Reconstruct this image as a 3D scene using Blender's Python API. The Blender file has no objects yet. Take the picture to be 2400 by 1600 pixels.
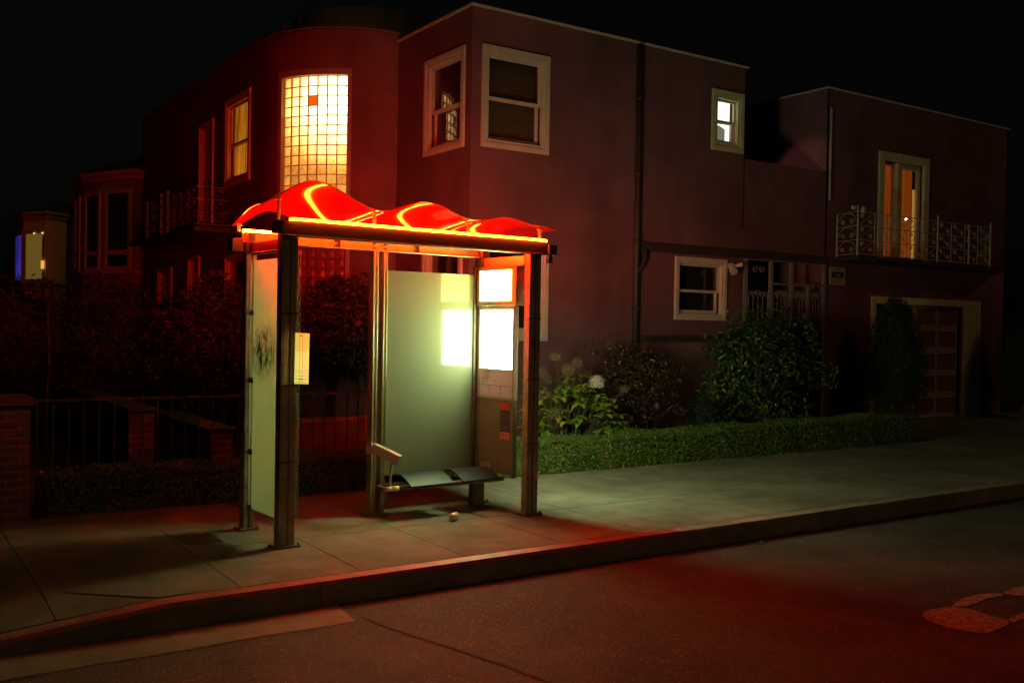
import bpy, math, random
import numpy as np
from mathutils import Vector, Matrix

sc = bpy.context.scene
random.seed(7); rng = np.random.default_rng(11)
R = math.radians

# ---------------------------------------------------------------- camera
F_PX = 2287.0
cam_d = bpy.data.cameras.new('camera'); cam = bpy.data.objects.new('camera', cam_d)
sc.collection.objects.link(cam); sc.camera = cam
cam_d.sensor_width = 36.0; cam_d.lens = 36.0 * F_PX / 2400.0
cam_d.clip_start = 0.05; cam_d.clip_end = 500
xr = Vector((4595 - 1200, 821 - 800, F_PX)).normalized()        # world X seen from the camera (x right, y down, z ahead)
yl = Vector((-340 - 1200, 738 - 800, F_PX)); yl = (yl - xr * yl.dot(xr)).normalized()
zu = -(yl.cross(xr))
if zu.y > 0: zu = -zu
rot = Matrix(((xr.x, -xr.y, -xr.z), (yl.x, -yl.y, -yl.z), (zu.x, -zu.y, -zu.z)))
cam.matrix_world = Matrix.Translation((0, 0, 1.65)) @ rot.to_4x4()

# ---------------------------------------------------------------- light: night sky and the warm spill of street lighting
SUN_EL, SUN_AZ = 36.0, 177.0
w = bpy.data.worlds.new('World'); sc.world = w; w.use_nodes = True
wn = w.node_tree; wn.nodes.clear()
sky = wn.nodes.new('ShaderNodeTexSky'); sky.sky_type = 'NISHITA'; sky.sun_disc = False
sky.sun_elevation = R(1.0); sky.sun_rotation = R(SUN_AZ); sky.dust_density = 3.0
bg = wn.nodes.new('ShaderNodeBackground'); bg.inputs[1].default_value = 0.0018
wo = wn.nodes.new('ShaderNodeOutputWorld')
hs = wn.nodes.new('ShaderNodeHueSaturation'); hs.inputs['Saturation'].default_value = 0.35
wn.links.new(sky.outputs[0], hs.inputs['Color']); wn.links.new(hs.outputs[0], bg.inputs[0]); wn.links.new(bg.outputs[0], wo.inputs[0])
sd = bpy.data.lights.new('sun', 'SUN'); so = bpy.data.objects.new('sun', sd); sc.collection.objects.link(so)
sd.energy = 0.08; sd.angle = R(14); sd.color = (1.0, 0.56, 0.20)
az = R(SUN_AZ); el = R(SUN_EL)
dirv = Vector((math.sin(az) * math.cos(el), math.cos(az) * math.cos(el), math.sin(el)))   # towards the lamp
so.rotation_euler = dirv.to_track_quat('Z', 'Y').to_euler()
sc.view_settings.view_transform = 'Standard'; sc.view_settings.look = 'None'
sc.view_settings.exposure = 0.0; sc.view_settings.gamma = 1.0; sc.view_settings.use_curve_mapping = False
sc.render.engine = 'CYCLES'
try:
    sc.cycles.max_bounces = 8; sc.cycles.transparent_max_bounces = 12
    sc.cycles.sample_clamp_indirect = 60.0
except Exception: pass

# ---------------------------------------------------------------- helpers
def tag(o, label=None, cat=None, group=None, kind=None):
    if label: o['label'] = label
    if cat: o['category'] = cat
    if group: o['group'] = group
    if kind: o['kind'] = kind
    return o

class MB:
    def __init__(s): s.v = []; s.f = []
    def add(s, vs, fs):
        n = len(s.v); s.v += [tuple(p) for p in vs]; s.f += [tuple(i + n for i in f) for f in fs]; return s
    def box(s, x0, x1, y0, y1, z0, z1, M=None):
        vs = [(x, y, z) for z in (z0, z1) for y in (y0, y1) for x in (x0, x1)]
        if M is not None: vs = [M @ Vector(p) for p in vs]
        return s.add(vs, [(0, 2, 3, 1), (4, 5, 7, 6), (0, 1, 5, 4), (2, 6, 7, 3), (0, 4, 6, 2), (1, 3, 7, 5)])
    def bar(s, a, b, w, h, up=(0, 0, 1)):
        a = Vector(a); b = Vector(b); d = (b - a).normalized(); u = Vector(up)
        sx = d.cross(u)
        if sx.length < 1e-4: sx = d.cross(Vector((1, 0, 0)))
        sx.normalize(); sy = sx.cross(d).normalized()
        vs = [p + sx * i * w / 2 + sy * j * h / 2 for p in (a, b) for i, j in ((-1, -1), (1, -1), (1, 1), (-1, 1))]
        return s.add(vs, [(0, 1, 2, 3), (7, 6, 5, 4), (0, 4, 5, 1), (1, 5, 6, 2), (2, 6, 7, 3), (3, 7, 4, 0)])
    def tube(s, pts, r, n=8, caps=True):
        pts = [Vector(p) for p in pts]; rs = r if isinstance(r, (list, tuple)) else [r] * len(pts)
        base = len(s.v); prev = None
        for i, p in enumerate(pts):
            d = (pts[min(i + 1, len(pts) - 1)] - pts[max(i - 1, 0)]).normalized()
            if prev is None:
                a = d.orthogonal().normalized()
            else:
                a = (prev - d * prev.dot(d)).normalized()
            prev = a; b = d.cross(a)
            for k in range(n):
                t = 2 * math.pi * k / n; s.v.append(tuple(p + (a * math.cos(t) + b * math.sin(t)) * rs[i]))
        for i in range(len(pts) - 1):
            for k in range(n):
                k2 = (k + 1) % n
                s.f.append((base + i * n + k, base + i * n + k2, base + (i + 1) * n + k2, base + (i + 1) * n + k))
        if caps:
            s.f.append(tuple(base + k for k in range(n))[::-1]); s.f.append(tuple(base + (len(pts) - 1) * n + k for k in range(n)))
        return s
    def prism(s, poly, z0, z1):
        n = len(poly)
        s.add([(p[0], p[1], z0) for p in poly] + [(p[0], p[1], z1) for p in poly],
              [tuple(range(n))[::-1], tuple(range(n, 2 * n))] + [(i, (i + 1) % n, n + (i + 1) % n, n + i) for i in range(n)])
        return s
    def build(s, name, mat, parent=None, smooth=False, bevel=0.0, M=None, seg=2):
        me = bpy.data.meshes.new(name)
        vs = s.v if M is None else [tuple(M @ Vector(p)) for p in s.v]
        me.from_pydata(vs, [], s.f); me.update()
        if mat is not None: me.materials.append(mat)
        if smooth: me.polygons.foreach_set('use_smooth', [True] * len(me.polygons))
        o = bpy.data.objects.new(name, me); sc.collection.objects.link(o)
        if parent is not None: o.parent = parent
        if bevel:
            b = o.modifiers.new('bevel', 'BEVEL'); b.width = bevel; b.segments = seg; b.limit_method = 'ANGLE'
        return o

def thing(name, label, cat, loc=(0, 0, 0), rz=0, group=None):
    o = bpy.data.objects.new(name, None); sc.collection.objects.link(o)
    o.location = loc; o.rotation_euler = (0, 0, rz); o.empty_display_size = 0.2
    return tag(o, label, cat, group)

def world_parent(o, p):
    # the part was modelled in world coordinates, the thing's empty stands elsewhere
    o.parent = p
    o.matrix_parent_inverse = (Matrix.Translation(p.location) @ p.rotation_euler.to_matrix().to_4x4()).inverted()
    return o

# ---------------------------------------------------------------- materials
MATS = {}
def mat(name, col, rough=0.6, var=0.0, vscale=6.0, bump=0.0, bscale=60.0, metal=0.0, spec=0.5, col2=None, coord='Object', detail=6.0, stain=0.0):
    m = bpy.data.materials.new(name); m.use_nodes = True; nt = m.node_tree; b = nt.nodes['Principled BSDF']
    b.inputs['Base Color'].default_value = (*col, 1); b.inputs['Roughness'].default_value = rough
    b.inputs['Metallic'].default_value = metal; b.inputs['Specular IOR Level'].default_value = spec
    tc = nt.nodes.new('ShaderNodeTexCoord')
    if var or col2:
        n = nt.nodes.new('ShaderNodeTexNoise'); n.inputs['Scale'].default_value = vscale; n.inputs['Detail'].default_value = detail
        nt.links.new(tc.outputs[coord], n.inputs['Vector'])
        r = nt.nodes.new('ShaderNodeValToRGB')
        c2 = col2 or tuple(c * (1 - var) for c in col); c1 = tuple(min(1, c * (1 + var)) for c in col)
        r.color_ramp.elements[0].position = 0.3; r.color_ramp.elements[1].position = 0.7
        r.color_ramp.elements[0].color = (*c2, 1); r.color_ramp.elements[1].color = (*c1, 1)
        nt.links.new(n.outputs['Fac'], r.inputs['Fac'])
        out = r.outputs['Color']
        if stain:
            n3 = nt.nodes.new('ShaderNodeTexNoise'); n3.inputs['Scale'].default_value = vscale * 0.22; n3.inputs['Detail'].default_value = 3
            nt.links.new(tc.outputs[coord], n3.inputs['Vector'])
            mr = nt.nodes.new('ShaderNodeMapRange'); mr.inputs[1].default_value = 0.35; mr.inputs[2].default_value = 0.65
            mr.inputs[3].default_value = 1 - stain; mr.inputs[4].default_value = 1.0
            nt.links.new(n3.outputs['Fac'], mr.inputs[0])
            mx = nt.nodes.new('ShaderNodeMix'); mx.data_type = 'RGBA'; mx.blend_type = 'MULTIPLY'; mx.inputs[0].default_value = 1
            nt.links.new(out, mx.inputs[6]); nt.links.new(mr.outputs[0], mx.inputs[7]); out = mx.outputs[2]
        nt.links.new(out, b.inputs['Base Color'])
    if bump:
        n2 = nt.nodes.new('ShaderNodeTexNoise'); n2.inputs['Scale'].default_value = bscale; n2.inputs['Detail'].default_value = 5
        nt.links.new(tc.outputs[coord], n2.inputs['Vector'])
        bp = nt.nodes.new('ShaderNodeBump'); bp.inputs['Strength'].default_value = bump; bp.inputs['Distance'].default_value = 0.01
        nt.links.new(n2.outputs['Fac'], bp.inputs['Height']); nt.links.new(bp.outputs['Normal'], b.inputs['Normal'])
    MATS[name] = m; return m

def emis(name, col, strength):
    m = bpy.data.materials.new(name); m.use_nodes = True; nt = m.node_tree; nt.nodes.clear()
    e = nt.nodes.new('ShaderNodeEmission'); o = nt.nodes.new('ShaderNodeOutputMaterial')
    e.inputs[0].default_value = (*col, 1); e.inputs[1].default_value = strength
    nt.links.new(e.outputs[0], o.inputs[0]); MATS[name] = m; return m

def stucco_mat(name, col):
    # trowelled stucco: coarse bump, patches, and vertical water streaks
    m = mat(name, col, 0.92, 0.14, 2.2, 0.9, 55, spec=0.15, stain=0.25); nt = m.node_tree; b = nt.nodes['Principled BSDF']
    src = b.inputs['Base Color'].links[0].from_socket; tc = nt.nodes.new('ShaderNodeTexCoord')
    mp = nt.nodes.new('ShaderNodeMapping'); mp.inputs['Scale'].default_value = (1.6, 1.6, 0.30); nt.links.new(tc.outputs['Object'], mp.inputs[0])
    n = nt.nodes.new('ShaderNodeTexNoise'); n.inputs['Scale'].default_value = 1.0; n.inputs['Detail'].default_value = 7; n.inputs['Roughness'].default_value = .65; nt.links.new(mp.outputs[0], n.inputs['Vector'])
    mr = nt.nodes.new('ShaderNodeMapRange'); mr.inputs[1].default_value = .36; mr.inputs[2].default_value = .56; mr.inputs[3].default_value = .84; mr.inputs[4].default_value = 1.04; nt.links.new(n.outputs['Fac'], mr.inputs[0])
    mx = nt.nodes.new('ShaderNodeMix'); mx.data_type = 'RGBA'; mx.blend_type = 'MULTIPLY'; mx.inputs[0].default_value = 1
    nt.links.new(src, mx.inputs[6]); nt.links.new(mr.outputs[0], mx.inputs[7]); nt.links.new(mx.outputs[2], b.inputs['Base Color'])
    return m
stucco = stucco_mat('mauve_stucco', (0.23, 0.092, 0.112))
stucco_low = stucco_mat('mauve_plinth', (0.27, 0.11, 0.13))
cream = mat('cream_paint', (0.62, 0.50, 0.42), 0.55, 0.08, 9, 0.15, 60)
dark_trim = mat('dark_trim', (0.05, 0.03, 0.03), 0.6, 0.2, 8)
roof_m = mat('roof_felt', (0.05, 0.045, 0.045), 0.9, 0.2, 4, 0.3, 40)
conc = mat('sidewalk_concrete', (0.215, 0.205, 0.15), 0.85, 0.20, 5.0, 0.7, 130, spec=0.25, stain=0.40, detail=12)
conc2 = mat('gutter_concrete', (0.23, 0.21, 0.14), 0.85, 0.16, 6.0, 0.5, 150, spec=0.25, stain=0.3, detail=10)
kerbface = mat('kerb_concrete', (0.27, 0.23, 0.17), 0.9, 0.2, 6.0, 0.5, 90, spec=0.2, stain=0.35)
kerbred = mat('kerb_red_paint', (0.36, 0.06, 0.045), 0.40, 0.25, 9.0, 0.35, 120, col2=(0.20, 0.09, 0.07), spec=0.5)
joint_m = mat('joint_dirt', (0.05, 0.045, 0.04), 0.95, 0.2, 30)
patch_m = mat('patched_concrete', (0.14, 0.135, 0.105), 0.85, 0.12, 6, 0.4, 120, stain=0.2)
soil = mat('garden_soil', (0.05, 0.035, 0.025), 1.0, 0.3, 12, 0.8, 40)
alu = mat('weathered_aluminium', (0.46, 0.40, 0.31), 0.45, 0.22, 14, 0.12, 120, metal=0.25, stain=0.3)
alu_d = mat('dark_bronze_metal', (0.20, 0.16, 0.13), 0.45, 0.25, 14, 0.12, 120, metal=0.3, stain=0.3)
alu_b = mat('brushed_steel', (0.50, 0.44, 0.27), 0.38, 0.12, 20, 0.05, 200, metal=0.7)
bolt_m = mat('bolt_steel', (0.6, 0.58, 0.55), 0.25, metal=0.9)
case_m = mat('case_grey_paint', (0.36, 0.37, 0.33), 0.45, 0.08, 8, 0.1, 80)
case_l = mat('case_lower_panel', (0.17, 0.20, 0.145), 0.5, 0.12, 7, 0.1, 80, stain=0.25)
seat_m = mat('dark_seat_plastic', (0.02, 0.028, 0.035), 0.45, 0.15, 12, 0.05, 100, spec=.3)
black = mat('black_rubber', (0.02, 0.02, 0.02), 0.6)
iron = mat('white_iron', (0.45, 0.40, 0.34), 0.5, 0.2, 20)
iron_d = mat('black_iron', (0.10, 0.10, 0.11), 0.45, 0.2, 20, metal=0.3)
glass_dark = mat('dark_window_glass', (0.02, 0.017, 0.014), 0.08, spec=0.6)
blind_m = mat('closed_blind', (0.24, 0.18, 0.10), 0.7)
leafA = None

def add_wave(m, scale, axis, s0, s1, strength=1.0):
    pass

# asphalt with light aggregate
def asphalt():
    m = mat('asphalt', (0.085, 0.085, 0.07), 0.8, 0.25, 3.0, 1.0, 150, spec=0.35, stain=0.5, detail=12)
    nt = m.node_tree; b = nt.nodes['Principled BSDF']; tc = nt.nodes.new('ShaderNodeTexCoord')
    src = b.inputs['Base Color'].links[0].from_socket
    v = nt.nodes.new('ShaderNodeTexVoronoi'); v.inputs['Scale'].default_value = 70
    nt.links.new(tc.outputs['Object'], v.inputs['Vector'])
    n = nt.nodes.new('ShaderNodeSeparateColor'); nt.links.new(v.outputs['Color'], n.inputs[0])
    mr = nt.nodes.new('ShaderNodeMapRange'); mr.inputs[1].default_value = 0.62; mr.inputs[2].default_value = 1.0; mr.inputs[3].default_value = 0; mr.inputs[4].default_value = 0.85
    nt.links.new(n.outputs[0], mr.inputs[0])
    lt = nt.nodes.new('ShaderNodeMath'); lt.operation = 'LESS_THAN'; lt.inputs[1].default_value = 0.32; nt.links.new(v.outputs['Distance'], lt.inputs[0])
    mu = nt.nodes.new('ShaderNodeMath'); mu.operation = 'MULTIPLY'; nt.links.new(mr.outputs[0], mu.inputs[0]); nt.links.new(lt.outputs[0], mu.inputs[1])
    mx = nt.nodes.new('ShaderNodeMix'); mx.data_type = 'RGBA'; nt.links.new(mu.outputs[0], mx.inputs[0]); nt.links.new(src, mx.inputs[6]); mx.inputs[7].default_value = (0.42, 0.36, 0.29, 1)
    nt.links.new(mx.outputs[2], b.inputs['Base Color']); return m
asph = asphalt()

def brick_mat(name, c1, c2, mortar, scale=1.0):
    m = bpy.data.materials.new(name); m.use_nodes = True; nt = m.node_tree; b = nt.nodes['Principled BSDF']; b.inputs['Roughness'].default_value = 0.9
    tc = nt.nodes.new('ShaderNodeTexCoord'); sp = nt.nodes.new('ShaderNodeSeparateXYZ'); nt.links.new(tc.outputs['Object'], sp.inputs[0])
    ad = nt.nodes.new('ShaderNodeMath'); nt.links.new(sp.outputs[0], ad.inputs[0]); nt.links.new(sp.outputs[1], ad.inputs[1])
    cb = nt.nodes.new('ShaderNodeCombineXYZ'); nt.links.new(ad.outputs[0], cb.inputs[0]); nt.links.new(sp.outputs[2], cb.inputs[1])
    br = nt.nodes.new('ShaderNodeTexBrick'); br.inputs['Scale'].default_value = scale; br.inputs['Brick Width'].default_value = 0.21; br.inputs['Row Height'].default_value = 0.068
    br.inputs['Mortar Size'].default_value = 0.007; br.inputs['Color1'].default_value = (*c1, 1); br.inputs['Color2'].default_value = (*c2, 1); br.inputs['Mortar'].default_value = (*mortar, 1)
    nt.links.new(cb.outputs[0], br.inputs['Vector'])
    n = nt.nodes.new('ShaderNodeTexNoise'); n.inputs['Scale'].default_value = 14; nt.links.new(tc.outputs['Object'], n.inputs['Vector'])
    mx = nt.nodes.new('ShaderNodeMix'); mx.data_type = 'RGBA'; mx.blend_type = 'MULTIPLY'; mx.inputs[0].default_value = 0.5
    nt.links.new(br.outputs['Color'], mx.inputs[6]); nt.links.new(n.outputs['Color'], mx.inputs[7]); nt.links.new(mx.outputs[2], b.inputs['Base Color'])
    bp = nt.nodes.new('ShaderNodeBump'); bp.inputs['Strength'].default_value = 0.6; bp.inputs['Distance'].default_value = 0.008; bp.invert = True
    nt.links.new(br.outputs['Fac'], bp.inputs['Height']); nt.links.new(bp.outputs['Normal'], b.inputs['Normal'])
    return m
brick = brick_mat('red_brick', (0.22, 0.08, 0.05), (0.16, 0.055, 0.04), (0.28, 0.21, 0.16))

def leaf_mat(name, c1, c2, c3, rough=0.35, trans=0.25):
    m = bpy.data.materials.new(name); m.use_nodes = True; nt = m.node_tree; b = nt.nodes['Principled BSDF']
    g = nt.nodes.new('ShaderNodeNewGeometry'); r = nt.nodes.new('ShaderNodeValToRGB')
    r.color_ramp.elements[0].color = (*c1, 1); r.color_ramp.elements[1].color = (*c3, 1); e = r.color_ramp.elements.new(0.55); e.color = (*c2, 1)
    nt.links.new(g.outputs['Random Per Island'], r.inputs[0]); nt.links.new(r.outputs[0], b.inputs['Base Color'])
    b.inputs['Roughness'].default_value = rough; b.inputs['Specular IOR Level'].default_value = 0.5
    t = nt.nodes.new('ShaderNodeBsdfTranslucent'); nt.links.new(r.outputs[0], t.inputs[0])
    mx = nt.nodes.new('ShaderNodeMixShader'); mx.inputs[0].default_value = trans
    nt.links.new(b.outputs[0], mx.inputs[1]); nt.links.new(t.outputs[0], mx.inputs[2]); nt.links.new(mx.outputs[0], nt.nodes['Material Output'].inputs[0])
    return m
hedge_leaf = leaf_mat('hedge_leaf', (0.04, 0.10, 0.015), (0.11, 0.19, 0.03), (0.28, 0.28, 0.06))
shrub_leaf = leaf_mat('shrub_leaf', (0.025, 0.055, 0.010), (0.055, 0.11, 0.015), (0.20, 0.21, 0.04))
hyd_leaf = leaf_mat('hydrangea_leaf', (0.16, 0.32, 0.04), (0.32, 0.46, 0.05), (0.70, 0.60, 0.06), 0.5, 0.3)
dark_leaf = leaf_mat('dark_evergreen_leaf', (0.012, 0.03, 0.012), (0.02, 0.05, 0.018), (0.04, 0.07, 0.025), .65)
brown_leaf = leaf_mat('russet_shrub_leaf', (0.06, 0.035, 0.02), (0.10, 0.06, 0.03), (0.14, 0.10, 0.05))
tree_leaf = leaf_mat('garden_tree_leaf', (0.035, 0.035, 0.018), (0.06, 0.055, 0.025), (0.14, 0.09, 0.04), .65)
bark = mat('bark', (0.10, 0.075, 0.055), 0.9, 0.3, 20, 0.6, 40)
petal = mat('pale_petal', (0.60, 0.48, 0.42), 0.7, 0.35, 60)
petal_dry = mat('dry_petal', (0.22, 0.15, 0.09), 0.9, 0.2, 30)

# ---------------------------------------------------------------- setting: ground, road, kerb
g = MB(); g.add([(-120, -120, -0.19), (160, -120, -0.19), (160, 160, -0.19), (-120, 160, -0.19)], [(0, 1, 2, 3)])
tag(g.build('ground', asph), kind='structure')
g = MB(); nx = 60
g.add([(-40, -30, -0.15), (60, -30, -0.15), (60, 5.80, -0.15), (-40, 5.80, -0.15)], [(0, 1, 2, 3)])
tag(g.build('road', asph), kind='structure')
KX = 5.785
def kerb_y(x):   # kerb edge bows out a little to the left
    return KX
def dip(x, y=5.9):   # kerb ramp: the sidewalk falls away towards the lower left
    k = max(0.0, min(1.0, (6.9 - y) / 1.0))
    return -min(.125, .085 * max(0.0, 1.5 - .55 * (y - 5.93) - x)) * k
# sidewalk slab with real joints: panels separated by 6 mm grooves
def panel_rows():
    xs = [-12.0, -0.10, 0.945, 2.0, 2.82, 3.63, 4.50, 5.36, 6.95, 8.10, 9.4, 10.7, 12.0, 13.3, 14.6, 16.2, 18.0, 30.0]
    return xs
xs = panel_rows()
sw = MB(); JW = 0.0032
rows = [(KX + 0.155, 7.07), (7.07, 8.80)]
for i in range(len(xs) - 1):
    for (y0, y1) in rows:
        JW = .0032 if xs[i] < 4 else .0055
        a, b = xs[i] + JW, xs[i + 1] - JW
        if y0 > 7 or a > 2.8: sw.box(a, b, y0 + JW, y1 - JW, -0.10, 0.0)
        else:
            n, q = max(2, int((b - a) / .12)), 9; yy0, yy1 = y0 + JW, y1 - JW
            G = [(a + (b - a) * u / n, yy0 + (yy1 - yy0) * v / q) for v in range(q + 1) for u in range(n + 1)]; N_ = len(G)
            fs = [(v * (n + 1) + u, v * (n + 1) + u + 1, (v + 1) * (n + 1) + u + 1, (v + 1) * (n + 1) + u) for v in range(q) for u in range(n)]
            rim = [u for u in range(n + 1)] + [v * (n + 1) + n for v in range(1, q + 1)] + [q * (n + 1) + u for u in range(n - 1, -1, -1)] + [v * (n + 1) for v in range(q - 1, 0, -1)]
            sw.add([(x, y, dip(x, y)) for x, y in G] + [(x, y, dip(x, y) - .09) for x, y in G], fs + [(rim[k], rim[(k + 1) % len(rim)], N_ + rim[(k + 1) % len(rim)], N_ + rim[k])[::-1] for k in range(len(rim))])
tag(sw.build('sidewalk', conc), kind='structure')
g = MB(); g.prism([(x, kerb_y(x) + .05) for x in np.linspace(-12, 3, 40)] + [(30, KX + .05), (30, 8.85), (-12, 8.85)], -0.40, -0.14); g.box(2.83, 30, KX + .06, 8.86, -.135, -.012); g.box(-12, 2.83, 7.0, 8.86, -.135, -.012)
tag(g.build('sidewalk_bed', joint_m), kind='structure')
# patched strip of smoother concrete crossing the left slabs
g = MB(); L_, R_ = [], []
for t in np.linspace(0, 1, 15):
    xa, ya = 1.04 + (1.78 - 1.04) * t, 6.84 + (5.96 - 6.84) * t; xb, yb = 1.06 + (1.50 - 1.06) * t, 6.38 + (5.95 - 6.38) * t
    L_.append((xa, ya, dip(xa, ya) + .005)); R_.append((xb, yb, dip(xb, yb) + .005))
g.add(L_ + R_, [(k, 15 + k, 16 + k, k + 1) for k in range(14)])
tag(g.build('sidewalk_patch', patch_m), kind='structure')
# kerb: grey face, red painted top, in stones
kf = MB(); kt = MB()
kx = [-12, -6, -2.5, 0.4, 2.46, 4.6, 6.9, 9.2, 11.5, 14, 18, 30]
for a, b in zip(kx[:-1], kx[1:]):
    a += .003; b -= .003; n = 1 if a > 2.8 else 40
    sec = [(-0.012, -0.16), (0, -0.018), (.014, 0.0), (0.15, 0.0), (0.15, -0.16)]
    vs = []
    for k in range(n + 1):
        x = a + (b - a) * k / n; vs += [(x, kerb_y(x) + dy, z + (dip(x) if z > -.1 else 0)) for dy, z in sec]
    fs = [(5 * k + q, 5 * k + 5 + q, 5 * k + 6 + q, 5 * k + 1 + q) for k in range(n) for q in range(4)] + [(0, 1, 2, 3, 4), tuple(5 * n + q for q in (4, 3, 2, 1, 0))]
    kf.add(vs, fs)
tag(kf.build('kerb', kerbface), kind='structure')
for a, b in ((-12, -6), (-6, -2.5), (-2.5, 0.4), (0.4, 2.46), (2.46, 4.6), (4.6, 5.6)):
    a += .004; b -= .004
    pts = []
    n = 40
    for i in range(n):
        x0 = a + (b - a) * i / n; x1 = a + (b - a) * (i + 1) / n
        k0, k1 = kerb_y(x0), kerb_y(x1); d0, d1 = dip(x0), dip(x1)
        kt.add([(x0, k0 - .003, d0 - 0.020), (x1, k1 - .003, d1 - 0.020), (x1, k1 + .012, d1 + 0.004), (x0, k0 + .012, d0 + 0.004), (x1, k1 + .125, d1 + 0.004), (x0, k0 + .125, d0 + 0.004)], [(0, 1, 2, 3), (3, 2, 4, 5)])
tag(kt.build('kerb_paint', kerbred), kind='structure')
# gutter pan of pale concrete on the left, ending in a broken edge
gp = MB(); top = []; bot = []
for i in range(41):
    x = -6 + (2.56 + 6) * i / 40
    top.append((x, kerb_y(x) - 0.013, -0.146)); bot.append((x - .04 * (i == 40), 5.385 - .30 * max(0, -x) + 0.012 * math.sin(x * 7) + 0.010 * math.sin(x * 23), -0.146))
gp.add(top + bot, [(i, 41 + i, 42 + i, i + 1) for i in range(40)])
tag(gp.build('gutter', conc2), kind='structure')
# tar crack across the road
cr = MB(); cp = [(2.551, 5.658), (2.632, 5.212), (2.741, 4.774), (2.861, 4.313), (2.916, 4.005), (2.97, 3.5), (3.02, 3.0)]
L = []; Rr = []
for i in range(len(cp) - 1):
    for t in np.linspace(0, 1, 9)[:-1]:
        x = cp[i][0] + (cp[i + 1][0] - cp[i][0]) * t + rng.normal(0, .006); y = cp[i][1] + (cp[i + 1][1] - cp[i][1]) * t
        wd = 0.008 + 0.008 * rng.random(); L.append((x - wd, y, -0.146)); Rr.append((x + wd, y, -0.146))
n = len(L); cr.add(L + Rr, [(i, n + i, n + i + 1, i + 1) for i in range(n - 1)])
tag(cr.build('road_crack', joint_m), kind='structure')
# worn thermoplastic road marking at the right
mk = mat('worn_road_paint', (0.36, 0.25, 0.16), 0.75, 0.3, 26, 0.8, 120, col2=(0.12, 0.095, 0.075), detail=12)
rm = MB()
def flat(poly, z=-0.1455):
    rm.add([(x, y, z) for x, y in poly], [tuple(range(len(poly)))])
blob = [(5.57, 3.345), (5.55, 3.42), (5.568, 3.501), (5.60, 3.60), (5.646, 3.654), (5.74, 3.70), (5.852, 3.704), (5.998, 3.668), (6.052, 3.597), (6.05, 3.53), (6.031, 3.482), (6.035, 3.40), (6.031, 3.315), (5.97, 3.27), (5.899, 3.251), (5.76, 3.235), (5.641, 3.235), (5.60, 3.28)]
flat(blob[::-1])
flat([(6.00, 3.675), (6.13, 3.72), (6.245, 3.745), (6.463, 3.75), (6.62, 3.69), (6.554, 3.637), (6.47, 3.655), (6.399, 3.665), (6.213, 3.63), (6.092, 3.621)], -0.1452)
flat([(6.63, 3.68), (6.813, 3.715), (6.95, 3.71), (7.05, 3.62), (6.95, 3.56), (6.80, 3.55), (6.70, 3.572), (6.637, 3.61)][::-1], -0.1449)
flat([(6.033, 3.31), (6.10, 3.33), (6.5, 3.36), (6.9, 3.46), (7.3, 3.5), (7.3, 3.45), (6.9, 3.40), (6.5, 3.31), (6.0, 3.262)], -0.1446)
tag(rm.build('road_marking', mk), kind='structure')
# utility cover by the left end of the shelter
t = thing('utility_cover', 'rectangular dark utility cover set in the sidewalk left of the shelter', 'utility cover', (2.17, 7.42, 0))
m_ = MB(); m_.box(-.13, .13, -.17, .17, -.01, .006); m_.build('cover_frame', patch_m, t)
m_ = MB(); m_.box(-.11, .11, -.15, .15, .0, .010); [m_.box(-.10, .10, -.14 + k * .04, -.125 + k * .04, .010, .014) for k in range(7)]; m_.build('cover_plate', alu_d, t)

g = MB(); g.box(-12, 13.9, 8.80, 40, -0.1, 0.004)
tag(g.build('garden_soil', soil), kind='structure')
g = MB(); g.add([(13.9, 8.80, 0.0), (30, 8.80, 0.0), (30, 11.1, 0.03), (13.9, 11.1, 0.03)], [(0, 1, 2, 3)])
tag(g.build('driveway', conc2), kind='structure')

# ---------------------------------------------------------------- walls and windows
def plane_frame(P, e, n):
    """matrix: local x along wall, local y outwards, local z up"""
    e = Vector(e).normalized(); n = Vector(n).normalized(); u = Vector((0, 0, 1))
    return Matrix(((e.x, n.x, u.x, P[0]), (e.y, n.y, u.y, P[1]), (e.z, n.z, u.z, P[2]), (0, 0, 0, 1)))
def wall(mb, Mx, s0, s1, z0, z1, holes, th=0.25):
    """solid wall of thickness th with rectangular openings"""
    ss = sorted(set([s0, s1] + [h for H in holes for h in H[:2]])); zs = sorted(set([z0, z1] + [h for H in holes for h in H[2:]]))
    n0 = len(mb.v)
    for i in range(len(ss) - 1):
        for j in range(len(zs) - 1):
            cx = (ss[i] + ss[i + 1]) / 2; cz = (zs[j] + zs[j + 1]) / 2
            if any(h[0] < cx < h[1] and h[2] < cz < h[3] for h in holes): continue
            a = [(ss[i], 0, zs[j]), (ss[i + 1], 0, zs[j]), (ss[i + 1], 0, zs[j + 1]), (ss[i], 0, zs[j + 1])]
            mb.add([Mx @ Vector(p) for p in a], [(0, 1, 2, 3)])
    for h in holes:
        a, b, c, d = h
        q = [(a, c), (b, c), (b, d), (a, d)]
        for k in range(4):
            p, r = q[k], q[(k + 1) % 4]
            mb.add([Mx @ Vector((p[0], 0, p[1])), Mx @ Vector((r[0], 0, r[1])), Mx @ Vector((r[0], -th, r[1])), Mx @ Vector((p[0], -th, p[1]))], [(0, 1, 2, 3)])
    mb.add([Mx @ Vector(p) for p in ((s0, -th, z0), (s1, -th, z0), (s1, -th, z1), (s0, -th, z1), (s0, 0, z1), (s1, 0, z1))], [(4, 5, 2, 3)])

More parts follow.
